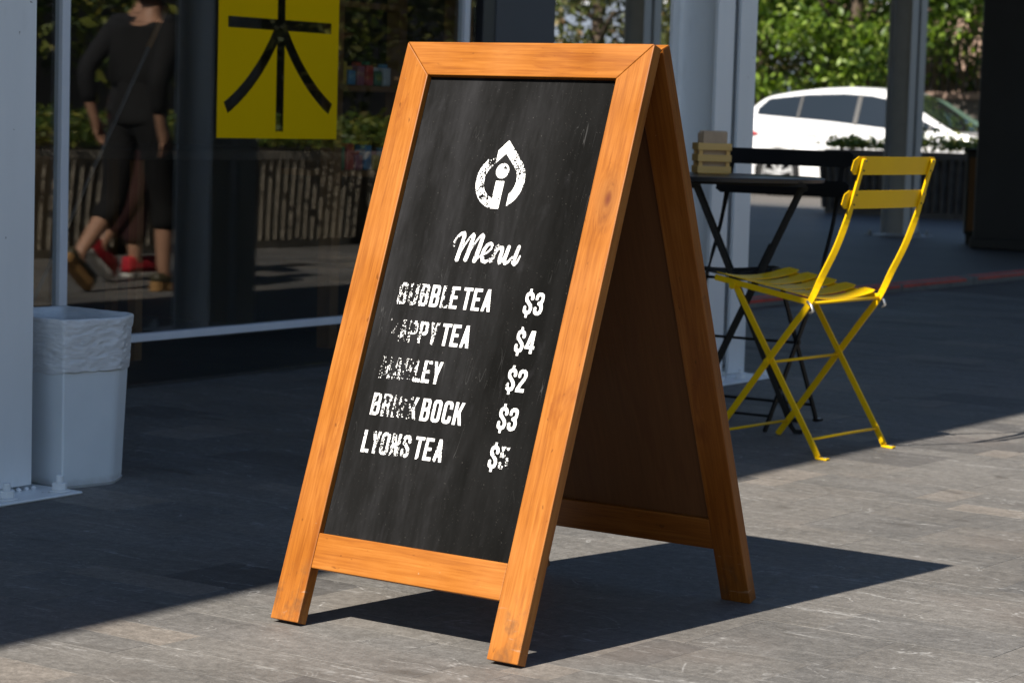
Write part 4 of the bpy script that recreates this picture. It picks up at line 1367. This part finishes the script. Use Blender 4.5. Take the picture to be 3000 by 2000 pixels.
# ------------------------------------------------------------------ fluted concrete planters
def planter(label, u, v, L, D, Hh, z0, rz, seed, mat=None, shrub_h=0.12, n_cl=34, group=None, gap=None):
    """long side along local y, fluted face towards -x"""
    t = street('concrete_planter', label, 'planter', group or 'fluted concrete planters', u, v, z0, rz)
    mat = mat or M['concrete']
    nfl = int(L / 0.088)
    def outline(s, depth):
        pts = []
        hx, hy = D / 2 * s, L / 2 * s
        def run(a, b, nrm_, ln_):
            a, b = Vector(a), Vector(b)
            k = max(2, int(ln_ / 0.078))
            for i in range(k):
                for (f, o) in ((0.0, 0.0), (0.05, 0.45), (0.15, 0.82), (0.29, 1.0), (0.43, 0.82), (0.53, 0.45), (0.58, 0.0), (0.80, 0.0)):
                    p = a.lerp(b, (i + f) / k) + Vector(nrm_) * depth * (1 - o) * -1
                    pts.append((p.x, p.y))
        run((-hx, -hy), (hx, -hy), (0, -1), D); run((hx, -hy), (hx, hy), (1, 0), L); run((hx, hy), (-hx, hy), (0, 1), D); run((-hx, hy), (-hx, -hy), (-1, 0), L)
        return pts
    rings = []
    for z, s, dp in ((0.0, 0.90, 0.0), (0.05, 0.905, 0.0), (0.052, 0.945, 0.042), (Hh * 0.5, 0.965, 0.042), (Hh - 0.09, 0.990, 0.042), (Hh - 0.045, 0.995, 0.0), (Hh, 1.0, 0.0)):
        rings.append([(x, y, z) for x, y in outline(s, dp)])
    loft(rings, True, True).build('trough', mat, t)
    MB().box((-D / 2 + 0.06, -L / 2 + 0.06, Hh + 0.0005), (D / 2 - 0.06, L / 2 - 0.06, Hh + 0.012)).build('soil', M['soil'], t)
    rs = np.random.RandomState(seed)
    P = []
    for _ in range(n_cl):
        c = np.array([rs.uniform(-D / 2 + 0.05, D / 2 - 0.05), rs.uniform(-L / 2 + 0.08, L / 2 - 0.08), 0])
        h = shrub_h * rs.uniform(0.4, 1.25)
        if gap and gap[0] < c[1] < gap[1]: h *= 0.25
        elif gap and c[1] < -0.15: h *= 0.5
        k = 60
        q = rs.normal(size=(k, 3)) * np.array([0.09, 0.10, 0.04]) + c
        q[:, 2] = np.abs(q[:, 2]) * 1.0 + Hh + 0.02 + rs.uniform(0, h, k)
        P.append(q)
    sh = leaves('foliage', np.concatenate(P), 0.055, M['leaf_shrub'], t, seed + 3, droop=-0.3, aspect=0.55)
    return t
# across the pavement, mirrored in the shop glass
for k, lab in enumerate(('fluted concrete planter nearest the two walkers, mirrored in the glass', 'middle fluted concrete planter opposite the shop, mirrored below the yellow sign', 'farthest fluted concrete planter opposite the shop, mirrored beside the menu board')):
    planter(lab, 2.30, 6.0 + k * 2.36, 2.32, 0.60, 0.615, 0.0, 0.0, 40 + k, shrub_h=0.15, n_cl=60)
# in the passage in front of the car
planter('fluted planter, coloured dark for the passage shade, in front of the white car', -6.78, 17.86, 2.10, 0.5, 0.60, 0.04, math.pi / 2, 50, M['concrete_dark'], 0.17, 34, gap=(0.35, 1.2))  # darker concrete than the sunlit planters, passage shade put into its colour

# trees and wall opposite, seen only in the glass
G_M = 'trees opposite the shop'
tree('opposite_tree', 'leafy tree behind the planters, mirrored at the left of the shop glass', 4.7, 8.6, 4.6, 2.6, (1.6, 1.6, 1.9), 90, 80, 0.13, 0.24, M['leaf_shrub'], 61, 0.6, G_M)
tree('opposite_tree', 'leafy tree behind the planters, mirrored beside the yellow sign', 4.9, 12.0, 4.6, 2.6, (1.7, 1.7, 1.9), 90, 80, 0.13, 0.24, M['leaf_olive'], 62, 0.6, G_M)
tree('opposite_tree', 'leafy tree behind the planters, mirrored above the shop shelves', 5.2, 15.6, 4.6, 2.6, (1.9, 1.9, 1.9), 90, 80, 0.13, 0.24, M['leaf_shrub'], 63, 0.5, G_M)
ow = street('opposite_wall', 'wall behind the opposite trees, coloured dark for their shade, mirrored dimly in the glass', 'wall', None, 7.8, 12, 0)
MB().box((0, -9, 0), (0.3, 16, 3.4)).build('wall', M['pillar_dark'], ow)  # near-black colour stands for the deep shade of the trees
MB().box((-0.04, -9, 3.402), (0.34, 16, 3.5)).build('coping', M['concrete_dark'], ow)

# ================================================================== CAR
def build_car():
    # near rear wheel stands at u -12.76, v 26.44; nose towards +u
    t = street('parked_car', 'white hatchback parked side-on across the road beyond the columns', 'car', None, -12.76, 27.28, -0.12)
    HWm = 0.86
    WB = 2.52; RW, FW_ = 0.0, WB; AR = 0.355
    def itp(tab, x):
        xs = [a for a, _ in tab]; ys = [b for _, b in tab]
        return float(np.interp(x, xs, ys))
    def smooth_tab(tab, x):
        return sum(itp(tab, x + d) * w for d, w in ((-0.06, .2), (-0.03, .2), (0, .2), (0.03, .2), (0.06, .2)))
    roof = [(-0.74, 0.80), (-0.66, 1.02), (-0.30, 1.36), (-0.24, 1.385), (0.1, 1.45), (0.5, 1.50), (0.9, 1.52), (1.3, 1.51), (1.62, 1.465), (1.85, 1.36), (2.20, 1.14), (2.52, 0.95), (2.62, 0.925), (3.0, 0.86), (3.2, 0.78), (3.33, 0.62), (3.38, 0.5)]
    belt = [(-0.74, 0.78), (-0.62, 1.00), (-0.37, 1.09), (0.76, 1.02), (1.63, 0.945), (2.5, 0.915), (2.62, 0.90), (3.0, 0.835), (3.2, 0.755), (3.33, 0.60), (3.38, 0.48)]
    hw = [(-0.74, 0.66), (-0.6, 0.78), (-0.3, 0.84), (0.3, 0.865), (2.2, 0.865), (2.8, 0.83), (3.15, 0.74), (3.38, 0.52)]
    def zb(l):
        base = itp([(-0.74, 0.34), (-0.55, 0.24), (2.9, 0.22), (3.38, 0.30)], l)
        for c in (RW, FW_):
            d = abs(l - c)
            if d < AR:
                base = max(base, 0.30 + math.sqrt(AR * AR - d * d))
        return base
    st = sorted(set([round(-0.74 + 4.12 * i / 74, 4) for i in range(75)] + [c + AR * math.cos(math.pi * k / 12) for c in (RW, FW_) for k in range(13)]))
    NS = 9
    def section(l):
        w = smooth_tab(hw, l); b = smooth_tab(belt, l); r = max(smooth_tab(roof, l), b + 0.012)
        z0 = zb(l); z0 = min(z0, b - 0.12)
        gh = r - b
        rw = w - 0.05 - min(0.20, gh * 0.42)         # roof edge half width
        zs = z0 + (b - z0) * 0.45
        return [(w - 0.03, z0), (w - 0.004, z0 + (b - z0) * 0.18), (w, zs), (w - 0.012, z0 + (b - z0) * 0.8), (w - 0.04, b),
                (rw + (w - 0.05 - rw) * 0.42, b + gh * 0.55), (rw + 0.012, b + gh * 0.86), (rw - 0.07, r - 0.022 * min(1, gh * 4)), (rw * 0.5, r - 0.004), (0.0, r)]
    vs, fs = [], []
    for l in st:
        s = section(l)
        vs += [(l, -w, z) for w, z in s] + [(l, w, z) for w, z in reversed(s[:-1])]
    nn = 19
    for i in range(len(st) - 1):
        for k in range(nn - 1):
            fs.append((i * nn + k, (i + 1) * nn + k, (i + 1) * nn + k + 1, i * nn + k + 1))
    fs.append(tuple(range(nn))); fs.append(tuple((len(st) - 1) * nn + k for k in reversed(range(nn))))
    body = MB().add(vs, fs).build('body', M['car_white'], t, smooth=True)
    MB().box((-0.60, -0.74, 0.20), (3.2, 0.74, 0.34)).build('underbody', M['black_trim'], t)
    for c in (RW, FW_):
        for s in (-1, 1):
            MB().cyl((c, s * 0.60, 0.31), (0, s, 0), AR + 0.012, 0.02, 32).build('wheel_arch_liner', M['black_trim'], t)
            wh = empty('wheel', (c, s * 0.70, 0.31)); wh.parent = t
            ty = MB()
            prof_ = [(0.215, 0.02), (0.235, 0.115), (0.26, 0.140), (0.295, 0.138), (0.312, 0.11), (0.312, -0.05), (0.215, -0.05)]
            ns = 36; vv = []
            for k in range(ns):
                a = 2 * math.pi * k / ns
                for (r, h) in prof_:
                    vv.append((r * math.cos(a), s * h, r * math.sin(a)))
            m = len(prof_)
            ff = [(k * m + j, ((k + 1) % ns) * m + j, ((k + 1) % ns) * m + (j + 1) % m, k * m + (j + 1) % m) for k in range(ns) for j in range(m)]
            ty.add(vv, ff).build('tyre', M['rubber'], wh, smooth=True)
            rim = MB()
            rim.cyl((0, s * 0.03, 0), (0, s, 0), 0.06, 0.085, 16)
            for k in range(7):
                a = 2 * math.pi * k / 7 + 0.3
                dx, dz = math.cos(a), math.sin(a)
                px, pz = -dz, dx
                q = [(dx * 0.04 + px * 0.022, dz * 0.04 + pz * 0.022), (dx * 0.225 + px * 0.034, dz * 0.225 + pz * 0.034), (dx * 0.225 - px * 0.034, dz * 0.225 - pz * 0.034), (dx * 0.04 - px * 0.022, dz * 0.04 - pz * 0.022)]
                rim.prism(q, min(s * 0.075, s * 0.10), max(s * 0.075, s * 0.10), 1)
            for k in range(ns):
                a0, a1 = 2 * math.pi * k / ns, 2 * math.pi * (k + 1) / ns
                q = [(math.cos(a0) * 0.212, math.sin(a0) * 0.212), (math.cos(a0) * 0.234, math.sin(a0) * 0.234), (math.cos(a1) * 0.234, math.sin(a1) * 0.234), (math.cos(a1) * 0.212, math.sin(a1) * 0.212)]
                rim.prism(q, min(s * 0.07, s * 0.115), max(s * 0.07, s * 0.115), 1)
            rim.build('rim', M['alloy'], wh)
            MB().cyl((0, s * 0.012, 0), (0, s, 0), 0.21, 0.012, 24).build('brake_disc', M['black_trim'], wh)
    # side windows lie on the greenhouse
    def side_pt(l, z, s):
        sec = section(l)
        ws = [p[0] for p in sec[4:8]]; zs = [p[1] for p in sec[4:8]]
        return (l, s * (float(np.interp(z, zs, ws)) + 0.006), z)
    def win_top(l):
        return itp([(-0.42, 1.13), (-0.22, 1.325), (0.36, 1.392), (0.9, 1.415), (1.3, 1.395), (1.62, 1.335), (2.0, 1.12), (2.36, 0.97)], l)
    def win_bot(l):
        return itp([(-0.5, 1.115), (-0.37, 1.105), (0.76, 1.038), (1.63, 0.962), (2.4, 0.945)], l)
    def window(l0, l1, s, name='side_window', rear=False):
        n_ = 14; a = []; f_ = []
        for i in range(n_ + 1):
            l = l0 + (l1 - l0) * i / n_
            zt, zbm = win_top(l), win_bot(l)
            zt = max(zt, zbm + 0.01)
            for j in range(5):
                a.append(side_pt(l, zbm + (zt - zbm) * j / 4, s))
        for i in range(n_):
            for j in range(4):
                f_.append((i * 5 + j, (i + 1) * 5 + j, (i + 1) * 5 + j + 1, i * 5 + j + 1))
        return MB().add(a, f_).build(name, M['car_glass'], t, smooth=True)
    def pillar(l0, l1, s, m):
        a = []; f_ = []
        for i, l in enumerate((l0, l1)):
            zt, zbm = win_top(l) + 0.004, win_bot(l) - 0.004
            for j in range(5):
                p = side_pt(l, zbm + (zt - zbm) * j / 4, s)
                a.append((p[0], p[1] + s * 0.006, p[2]))
        for j in range(4):
            f_.append((j, 5 + j, 6 + j, j + 1))
        return MB().add(a, f_).build('window_pillar', m, t)
    for s in (-1, 1):
        window(-0.36, 0.275, s); window(0.285, 1.13, s); window(1.142, 2.21, s); window(2.225, 2.36, s)
        pillar(0.262, 0.298, s, M['black_trim']); pillar(1.105, 1.165, s, M['black_trim']); pillar(2.20, 2.235, s, M['black_trim'])
        MB().box((0.40, s * 0.868 - 0.008, 0.845), (0.58, s * 0.868 + 0.012, 0.872)).build('door_handle', M['car_white'], t, bevel=0.005)
        MB().box((1.30, s * 0.868 - 0.008, 0.80), (1.48, s * 0.868 + 0.012, 0.827)).build('door_handle', M['car_white'], t, bevel=0.005)
        mir = MB().add([(2.02, s * 0.86, 0.96), (2.16, s * 0.86, 0.96), (2.14, s * 0.86, 1.09), (2.04, s * 0.86, 1.09), (2.05, s * 1.00, 0.965), (2.15, s * 1.00, 0.965), (2.13, s * 1.00, 1.08), (2.06, s * 1.00, 1.08)],
                       [(0, 1, 2, 3), (4, 7, 6, 5), (0, 4, 5, 1), (1, 5, 6, 2), (2, 6, 7, 3), (3, 7, 4, 0)])
        mir.build('side_mirror', M['car_white'], t, bevel=0.02, segs=2)
        MB().add([(-0.62, s * 0.79, 0.78), (-0.30, s * 0.857, 0.842), (-0.29, s * 0.857, 0.856), (-0.60, s * 0.778, 0.92)], [(0, 1, 2, 3)]).build('tail_lamp', M['tail_red'], t)
        MB().add([(2.95, s * 0.80, 0.66), (3.24, s * 0.70, 0.60), (3.22, s * 0.69, 0.72), (2.98, s * 0.79, 0.78)], [(0, 1, 2, 3)]).build('headlamp', M['lamp_clear'], t)
        for (l0, l1) in ((0.26, 0.262), (1.13, 1.132), (2.16, 2.162)):
            MB().box((l0 - 0.003, s * 0.866 - 0.004, 0.30), (l1 + 0.003, s * 0.866 + 0.001, 0.90)).build('door_seam', M['black_trim'], t)
    # windscreen and rear glass on the body top
    def top_glass(l0, l1, inset, name, m, off=0.006, w0=-1, w1=1, nl=10):
        a, f_ = [], []
        nw = 10
        for i in range(nl + 1):
            l = l0 + (l1 - l0) * i / nl
            sec = section(l)
            half = (sec[6][0] * 0.5 + sec[5][0] * 0.5) - inset
            wz = [(p[0], p[1]) for p in reversed(sec)]
            for j in range(nw + 1):
                w = (w0 + (w1 - w0) * j / nw) * half
                z = float(np.interp(abs(w), [p[0] for p in wz[:6]], [p[1] for p in wz[:6]]))
                a.append((l + off * 0.5, w, z + off))
        for i in range(nl):
            for j in range(nw):
                k = i * (nw + 1) + j
                f_.append((k, k + nw + 1, k + nw + 2, k + 1))
        return MB().add(a, f_).build(name, m, t, smooth=True)
    top_glass(1.70, 2.54, 0.03, 'windscreen', M['car_glass'])
    top_glass(1.80, 2.50, 0.05, 'screen_shade', M['screen_band'], 0.011, 0.45, 0.97)
    top_glass(-0.60, -0.34, 0.06, 'rear_window', M['car_glass'])
    return t
build_car()

# ================================================================== PEOPLE (walking on the sunny pavement, mirrored in the glass)
def skin_mesh(name, joints, edges, mat, parent, sub=2, root=0):
    me = bpy.data.meshes.new(name)
    me.from_pydata([j[0] for j in joints], edges, [])
    o = bpy.data.objects.new(name, me); col.objects.link(o)
    sk = o.modifiers.new('skin', 'SKIN'); sk.use_smooth_shade = True
    if not me.skin_vertices:
        bpy.context.view_layer.objects.active = o
    for i, j in enumerate(joints):
        r = j[1] if isinstance(j[1], tuple) else (j[1], j[1])
        me.skin_vertices[0].data[i].radius = r
        me.skin_vertices[0].data[i].use_root = (i == root)
    sb = o.modifiers.new('sub', 'SUBSURF'); sb.levels = sub; sb.render_levels = sub
    bpy.context.view_layer.update()
    dg = bpy.context.evaluated_depsgraph_get()
    m2 = bpy.data.meshes.new_from_object(o.evaluated_get(dg))
    m2.name = name
    bpy.data.objects.remove(o)
    m2.materials.clear(); m2.materials.append(mat)
    for p in m2.polygons: p.use_smooth = True
    o2 = bpy.data.objects.new(name, m2); col.objects.link(o2); o2.parent = parent
    return o2
def chain(js, start, pts):
    """append joints to js after index start, return new edges and last index"""
    ed = []; last = start
    for p in pts:
        js.append(p); ed.append((last, len(js) - 1)); last = len(js) - 1
    return ed, last
def person(label, u, v, S, top_mat, leg_mat, leg_len, shoe, seed, mirror=1, hold=None):
    """local y is the walking direction, x to the right; S scales a 1.66 m figure"""
    t = street('person', label, 'person', 'people walking past', u, v, 0)
    m = mirror
    V = lambda x, y, z: (x * S * m, y * S, z * S)
    hip_l, hip_r = (-0.09, 0.02, 0.86), (0.09, 0.0, 0.86)
    kn_f, an_f = (-0.085, 0.13, 0.46), (-0.085, 0.13, 0.085)      # front leg planted
    kn_b, an_b = (0.085, -0.07, 0.45), (0.085, -0.33, 0.185)      # trailing leg, heel up
    js = []; ed = []
    js.append((V(0, 0.02, 0.92), (0.10 * S, 0.075 * S)))
    e, sp = chain(js, 0, [(V(0, 0.04, 1.06), (0.085 * S, 0.065 * S)), (V(0, 0.06, 1.20), (0.11 * S, 0.08 * S)), (V(0, 0.075, 1.31), (0.11 * S, 0.07 * S)), (V(0, 0.09, 1.385), (0.058 * S, 0.058 * S)), (V(0, 0.105, 1.44), (0.05 * S, 0.05 * S))]); ed += e
    neck = sp
    e, hd = chain(js, neck, [(V(0, 0.125, 1.50), (0.070 * S, 0.082 * S)), (V(0, 0.13, 1.57), (0.078 * S, 0.096 * S)), (V(0, 0.125, 1.635), (0.062 * S, 0.078 * S))]); ed += e
    chest = 3
    arms = {}
    for s, (el, wr, hnd) in ((-1, ((-0.235, -0.12, 1.07), (-0.22, -0.06, 0.86), (-0.215, -0.03, 0.79))), (1, ((0.235, 0.10, 1.08), (0.22, 0.30, 0.98), (0.21, 0.36, 0.95)))):
        e, l = chain(js, chest, [(V(s * 0.165, 0.07, 1.325), 0.055 * S), (V(*el), 0.041 * S), (V(*wr), 0.028 * S), (V(*hnd), (0.036 * S, 0.022 * S))]); ed += e
        base = l
        hv = Vector(hnd) - Vector(wr); hv.normalize()
        sd = Vector((1, 0, 0)).cross(hv).normalized()
        for k in range(4):
            o_ = sd * (0.024 * (k - 1.5) * 0.8)
            p0 = Vector(hnd) + hv * 0.035 + o_; p1 = p0 + hv * (0.035 + 0.006 * (1 - abs(k - 1.4))) + Vector((-s * 0.010, 0, 0)); p2 = p1 + hv * 0.026 + Vector((-s * 0.02, 0, 0))
            e, _ = chain(js, base, [(V(*p0), 0.0095 * S), (V(*p1), 0.0085 * S), (V(*p2), 0.0075 * S)]); ed += e
        th0 = Vector(hnd) + sd * 0.035; th1 = th0 + sd * 0.02 + hv * 0.03
        e, _ = chain(js, base, [(V(*th0), 0.011 * S), (V(*th1), 0.009 * S)]); ed += e
    for hp, kn, an, toe in ((hip_l, kn_f, an_f, (-0.085, 0.27, 0.035)), (hip_r, kn_b, an_b, (0.085, -0.235, 0.05))):
        e, _ = chain(js, 0, [(V(*hp), 0.070 * S), (V(*[(a + b) / 2 for a, b in zip(hp, kn)]), 0.062 * S), (V(*kn), 0.052 * S), (V(*[a * .65 + b * .35 for a, b in zip(kn, an)]), 0.054 * S), (V(*an), 0.036 * S), (V(*toe), (0.036 * S, 0.022 * S))]); ed += e
    skin_mesh('body', js, ed, M['skin'], t)
    # face
    fy = 0.13 + 0.094
    face = MB()
    face.sweep([V(0, fy - 0.004, 1.575), V(0, fy + 0.014, 1.545), V(0, fy + 0.004, 1.535)], [0.008 * S, 0.012 * S, 0.009 * S], 8)
    face.build('nose', M['skin'], t, smooth=True)
    for s in (-1, 1):
        MB().cyl(V(s * 0.031, fy - 0.020, 1.578), (0, 1, 0), 0.011 * S, 0.016 * S, 10, 0.006 * S).build('eye', M['eye'], t, smooth=True)
        MB().cyl(V(s * 0.072, 0.118, 1.56), (s, -0.2, 0), 0.026 * S, 0.014 * S, 10, 0.02 * S).build('ear', M['skin'], t, smooth=True)
    MB().box(V(-0.022 * m, fy - 0.022, 1.506), V(0.022 * m, fy - 0.004, 1.516)).build('mouth', M['lip'], t)
    hj = [(V(0, 0.105, 1.60), (0.086 * S, 0.096 * S))]; he = []
    e, _ = chain(hj, 0, [(V(0, 0.10, 1.645), (0.076 * S, 0.084 * S))]); he += e
    e, _ = chain(hj, 0, [(V(0, 0.055, 1.54), (0.070 * S, 0.055 * S)), (V(0, 0.035, 1.47), (0.05 * S, 0.035 * S))]); he += e
    skin_mesh('hair', hj, he, M['hair'], t)
    # top with sleeves
    tj = [(V(0, 0.06, 1.20), (0.164 * S, 0.118 * S))]; te = []
    e, _ = chain(tj, 0, [(V(0, 0.04, 1.06), (0.150 * S, 0.114 * S)), (V(0, 0.03, 0.97), (0.160 * S, 0.124 * S)), (V(0, 0.02, 0.88), (0.172 * S, 0.136 * S)), (V(0, 0.02, 0.83), (0.176 * S, 0.140 * S))]); te += e
    e, l = chain(tj, 0, [(V(0, 0.073, 1.31), (0.145 * S, 0.100 * S)), (V(0, 0.086, 1.365), (0.082 * S, 0.076 * S))]); te += e
    for s, el in ((-1, (-0.235, -0.12, 1.07)), (1, (0.235, 0.10, 1.08))):
        sh = Vector((s * 0.165, 0.07, 1.325)); q = sh.lerp(Vector(el), 0.97)
        wv = Vector((-0.22, -0.06, 0.86)) if s < 0 else Vector((0.22, 0.30, 0.98))
        e, _ = chain(tj, 5, [(V(*sh), 0.070 * S), (V(*q), 0.056 * S), (V(*Vector(el).lerp(wv, 0.8)), 0.046 * S)]); te += e
    skin_mesh('top', tj, te, top_mat, t)
    pj = [(V(0, 0.02, 0.90), (0.135 * S, 0.105 * S))]; pe = []
    e, _ = chain(pj, 0, [(V(0, 0.03, 1.00), (0.130 * S, 0.098 * S))]); pe += e
    for hp, kn, an in ((hip_l, kn_f, an_f), (hip_r, kn_b, an_b)):
        end = [a + (b - a) * leg_len for a, b in zip(kn, an)]
        e, _ = chain(pj, 0, [(V(*hp), 0.104 * S), (V(*[(a + b) / 2 for a, b in zip(hp, kn)]), 0.092 * S), (V(*kn), 0.074 * S), (V(*end), 0.072 * S)]); pe += e
    skin_mesh('trousers', pj, pe, leg_mat, t)
    # shoes
    def shoe_at(ankle, pitch):
        so = empty('shoe', V(*ankle)); so.parent = t; so.rotation_euler = (pitch, 0, 0)
        L0, L1, wd = -0.075 * S, 0.185 * S, 0.043 * S
        pr = [(L0, -0.6), (L0 + 0.02 * S, -0.85), (L0 + 0.08 * S, -0.75), (L1 - 0.06 * S, -1.0), (L1 - 0.015 * S, -0.7), (L1, 0), (L1 - 0.015 * S, 0.7), (L1 - 0.06 * S, 1.0), (L0 + 0.08 * S, 0.75), (L0 + 0.02 * S, 0.85), (L0, 0.6)]
        ring = lambda z, s, dz=0.0: [(p[1] * wd * s, p[0] * (0.98 if s < 1 else 1), z + dz * max(0, (-p[0] / S) + 0.02) * 4) for p in pr]
        if shoe == 'clog':
            loft([ring(-0.085 * S, 0.9), ring(-0.08 * S, 1.0), ring(-0.045 * S, 1.02, 0.03)], True, True).build('sole', M['clog'], so)
            loft([ring(-0.044 * S, 1.0), ring(-0.015 * S, 0.95), ring(0.008 * S, 0.6)], True, True).build('upper', M['clog_leather'], so, smooth=True)
        else:
            loft([ring(-0.085 * S, 1.0), ring(-0.058 * S, 1.04)], True, True).build('sole', M['shoe_white'], so, bevel=0.004)
            loft([ring(-0.0575 * S, 1.0), ring(-0.03 * S, 0.98), ring(0.0, 0.85), ring(0.025 * S, 0.6)], True, True).build('upper', M['shoe_red'], so, smooth=True)
    shoe_at(an_f, 0.0)
    shoe_at(an_b, -0.72)
    return t
person('person in black top and black cropped trousers striding in wooden clogs, mirrored in the glass', 0.12, 5.15, 0.93, M['cloth_black'], M['cloth_black'], 0.42, 'clog', 1)
person('person in dark red trousers and red sneakers walking behind, mirrored in the glass', 0.66, 5.72, 0.98, M['cloth_grey'], M['cloth_maroon'], 0.80, 'sneaker', 2, -1)

# ================================================================== THINGS INSIDE THE SHOP
tb = street('shop_table', 'brown wooden table inside the shop, its legs seen low behind the glass', 'table', None, -3.7, 3.35, 0.004)
for (x, y_) in ((0.575, 0.50), (0.575, -0.62), (-0.56, 0.50), (-0.56, -0.62)):
    MB().box((x - 0.018, y_ - 0.018, 0), (x + 0.018, y_ + 0.018, 0.70)).build('leg', M['wood_dark'], tb)
MB().box((-0.60, -0.66, 0.70), (0.61, 0.54, 0.735)).build('table_top', M['interior'], tb, bevel=0.003)
sh = street('shop_shelf', 'brown wooden shelf frame inside the window right of the yellow sign', 'shelf', None, -2.95, 3.62, 0.004)
for y_ in (0.0, 0.40):
    MB().box((-0.04, y_ - 0.025, 0), (0.02, y_ + 0.025, 1.60)).build('post', M['wood_dark'], sh)
for z in (0.30, 0.645, 0.965, 1.275):
    MB().box((-0.22, -0.028, z), (0.03, 0.428, z + 0.022)).build('shelf_board', M['wood_dark'], sh)
cols = [(0.55, 0.06, 0.05), (0.07, 0.22, 0.10), (0.60, 0.60, 0.56), (0.10, 0.28, 0.42), (0.55, 0.36, 0.05), (0.40, 0.12, 0.16)]
pm = [plain('packet_colour_%d' % i, c, 0.5, var=0.15, vscale=40) for i, c in enumerate(cols)]
names = ('red', 'green', 'white', 'blue', 'ochre', 'plum')
row = {0.667: 'lower', 0.987: 'upper'}
for z in (0.667, 0.987):
    order = list(range(6)); rng.shuffle(order)
    for k in range(6):
        c = order[k]
        hgt = 0.055 + 0.05 * rng.random()
        p = street('tea_packet', '%s packet on the %s board of the wooden shop shelf' % (names[c], row[z]), 'packet', 'packets on the shop shelf', -2.95, 3.62, 0.004)
        y_ = 0.045 + k * 0.056
        MB().box((-0.06, y_, z + 0.0005), (-0.01, y_ + 0.044, z + hgt)).build('packet', pm[c], p, bevel=0.004)
        MB().box((-0.045, y_ + 0.006, z + hgt + 0.0005), (-0.025, y_ + 0.038, z + hgt + 0.014)).build('packet_fold', pm[(c + 1) % 6], p)
ct = street('shop_counter', 'dark brown wooden counter inside the shop behind the waste bin', 'counter', None, -3.55, 2.05, 0.004)
MB().box((-0.5, -1.6, 0), (0.0, 0.72, 0.76)).build('cabinet', M['wood_dark'], ct)
MB().box((-0.53, -1.63, 0.76), (0.03, 0.75, 0.785)).build('worktop', M['wood_dark'], ct, bevel=0.003)
po = street('leaning_pole', 'slim grey pole leaning inside the window behind the poster', 'pole', None, 0, 0, 0)
po['label'] = 'slim grey pole leaning inside the glass left of the yellow sign'
MB().sweep([(-2.80, 1.72, 0.006), (-2.80, 2.085, 0.572), (-2.80, 2.413, 1.083)], 0.007, 8).build('shaft', M['concrete_dark'], po, smooth=True)
MB().sweep([(-2.80, 2.413, 1.083), (-2.80, 2.50, 1.218)], 0.011, 8).build('grip', M['wood_dark'], po, smooth=True)
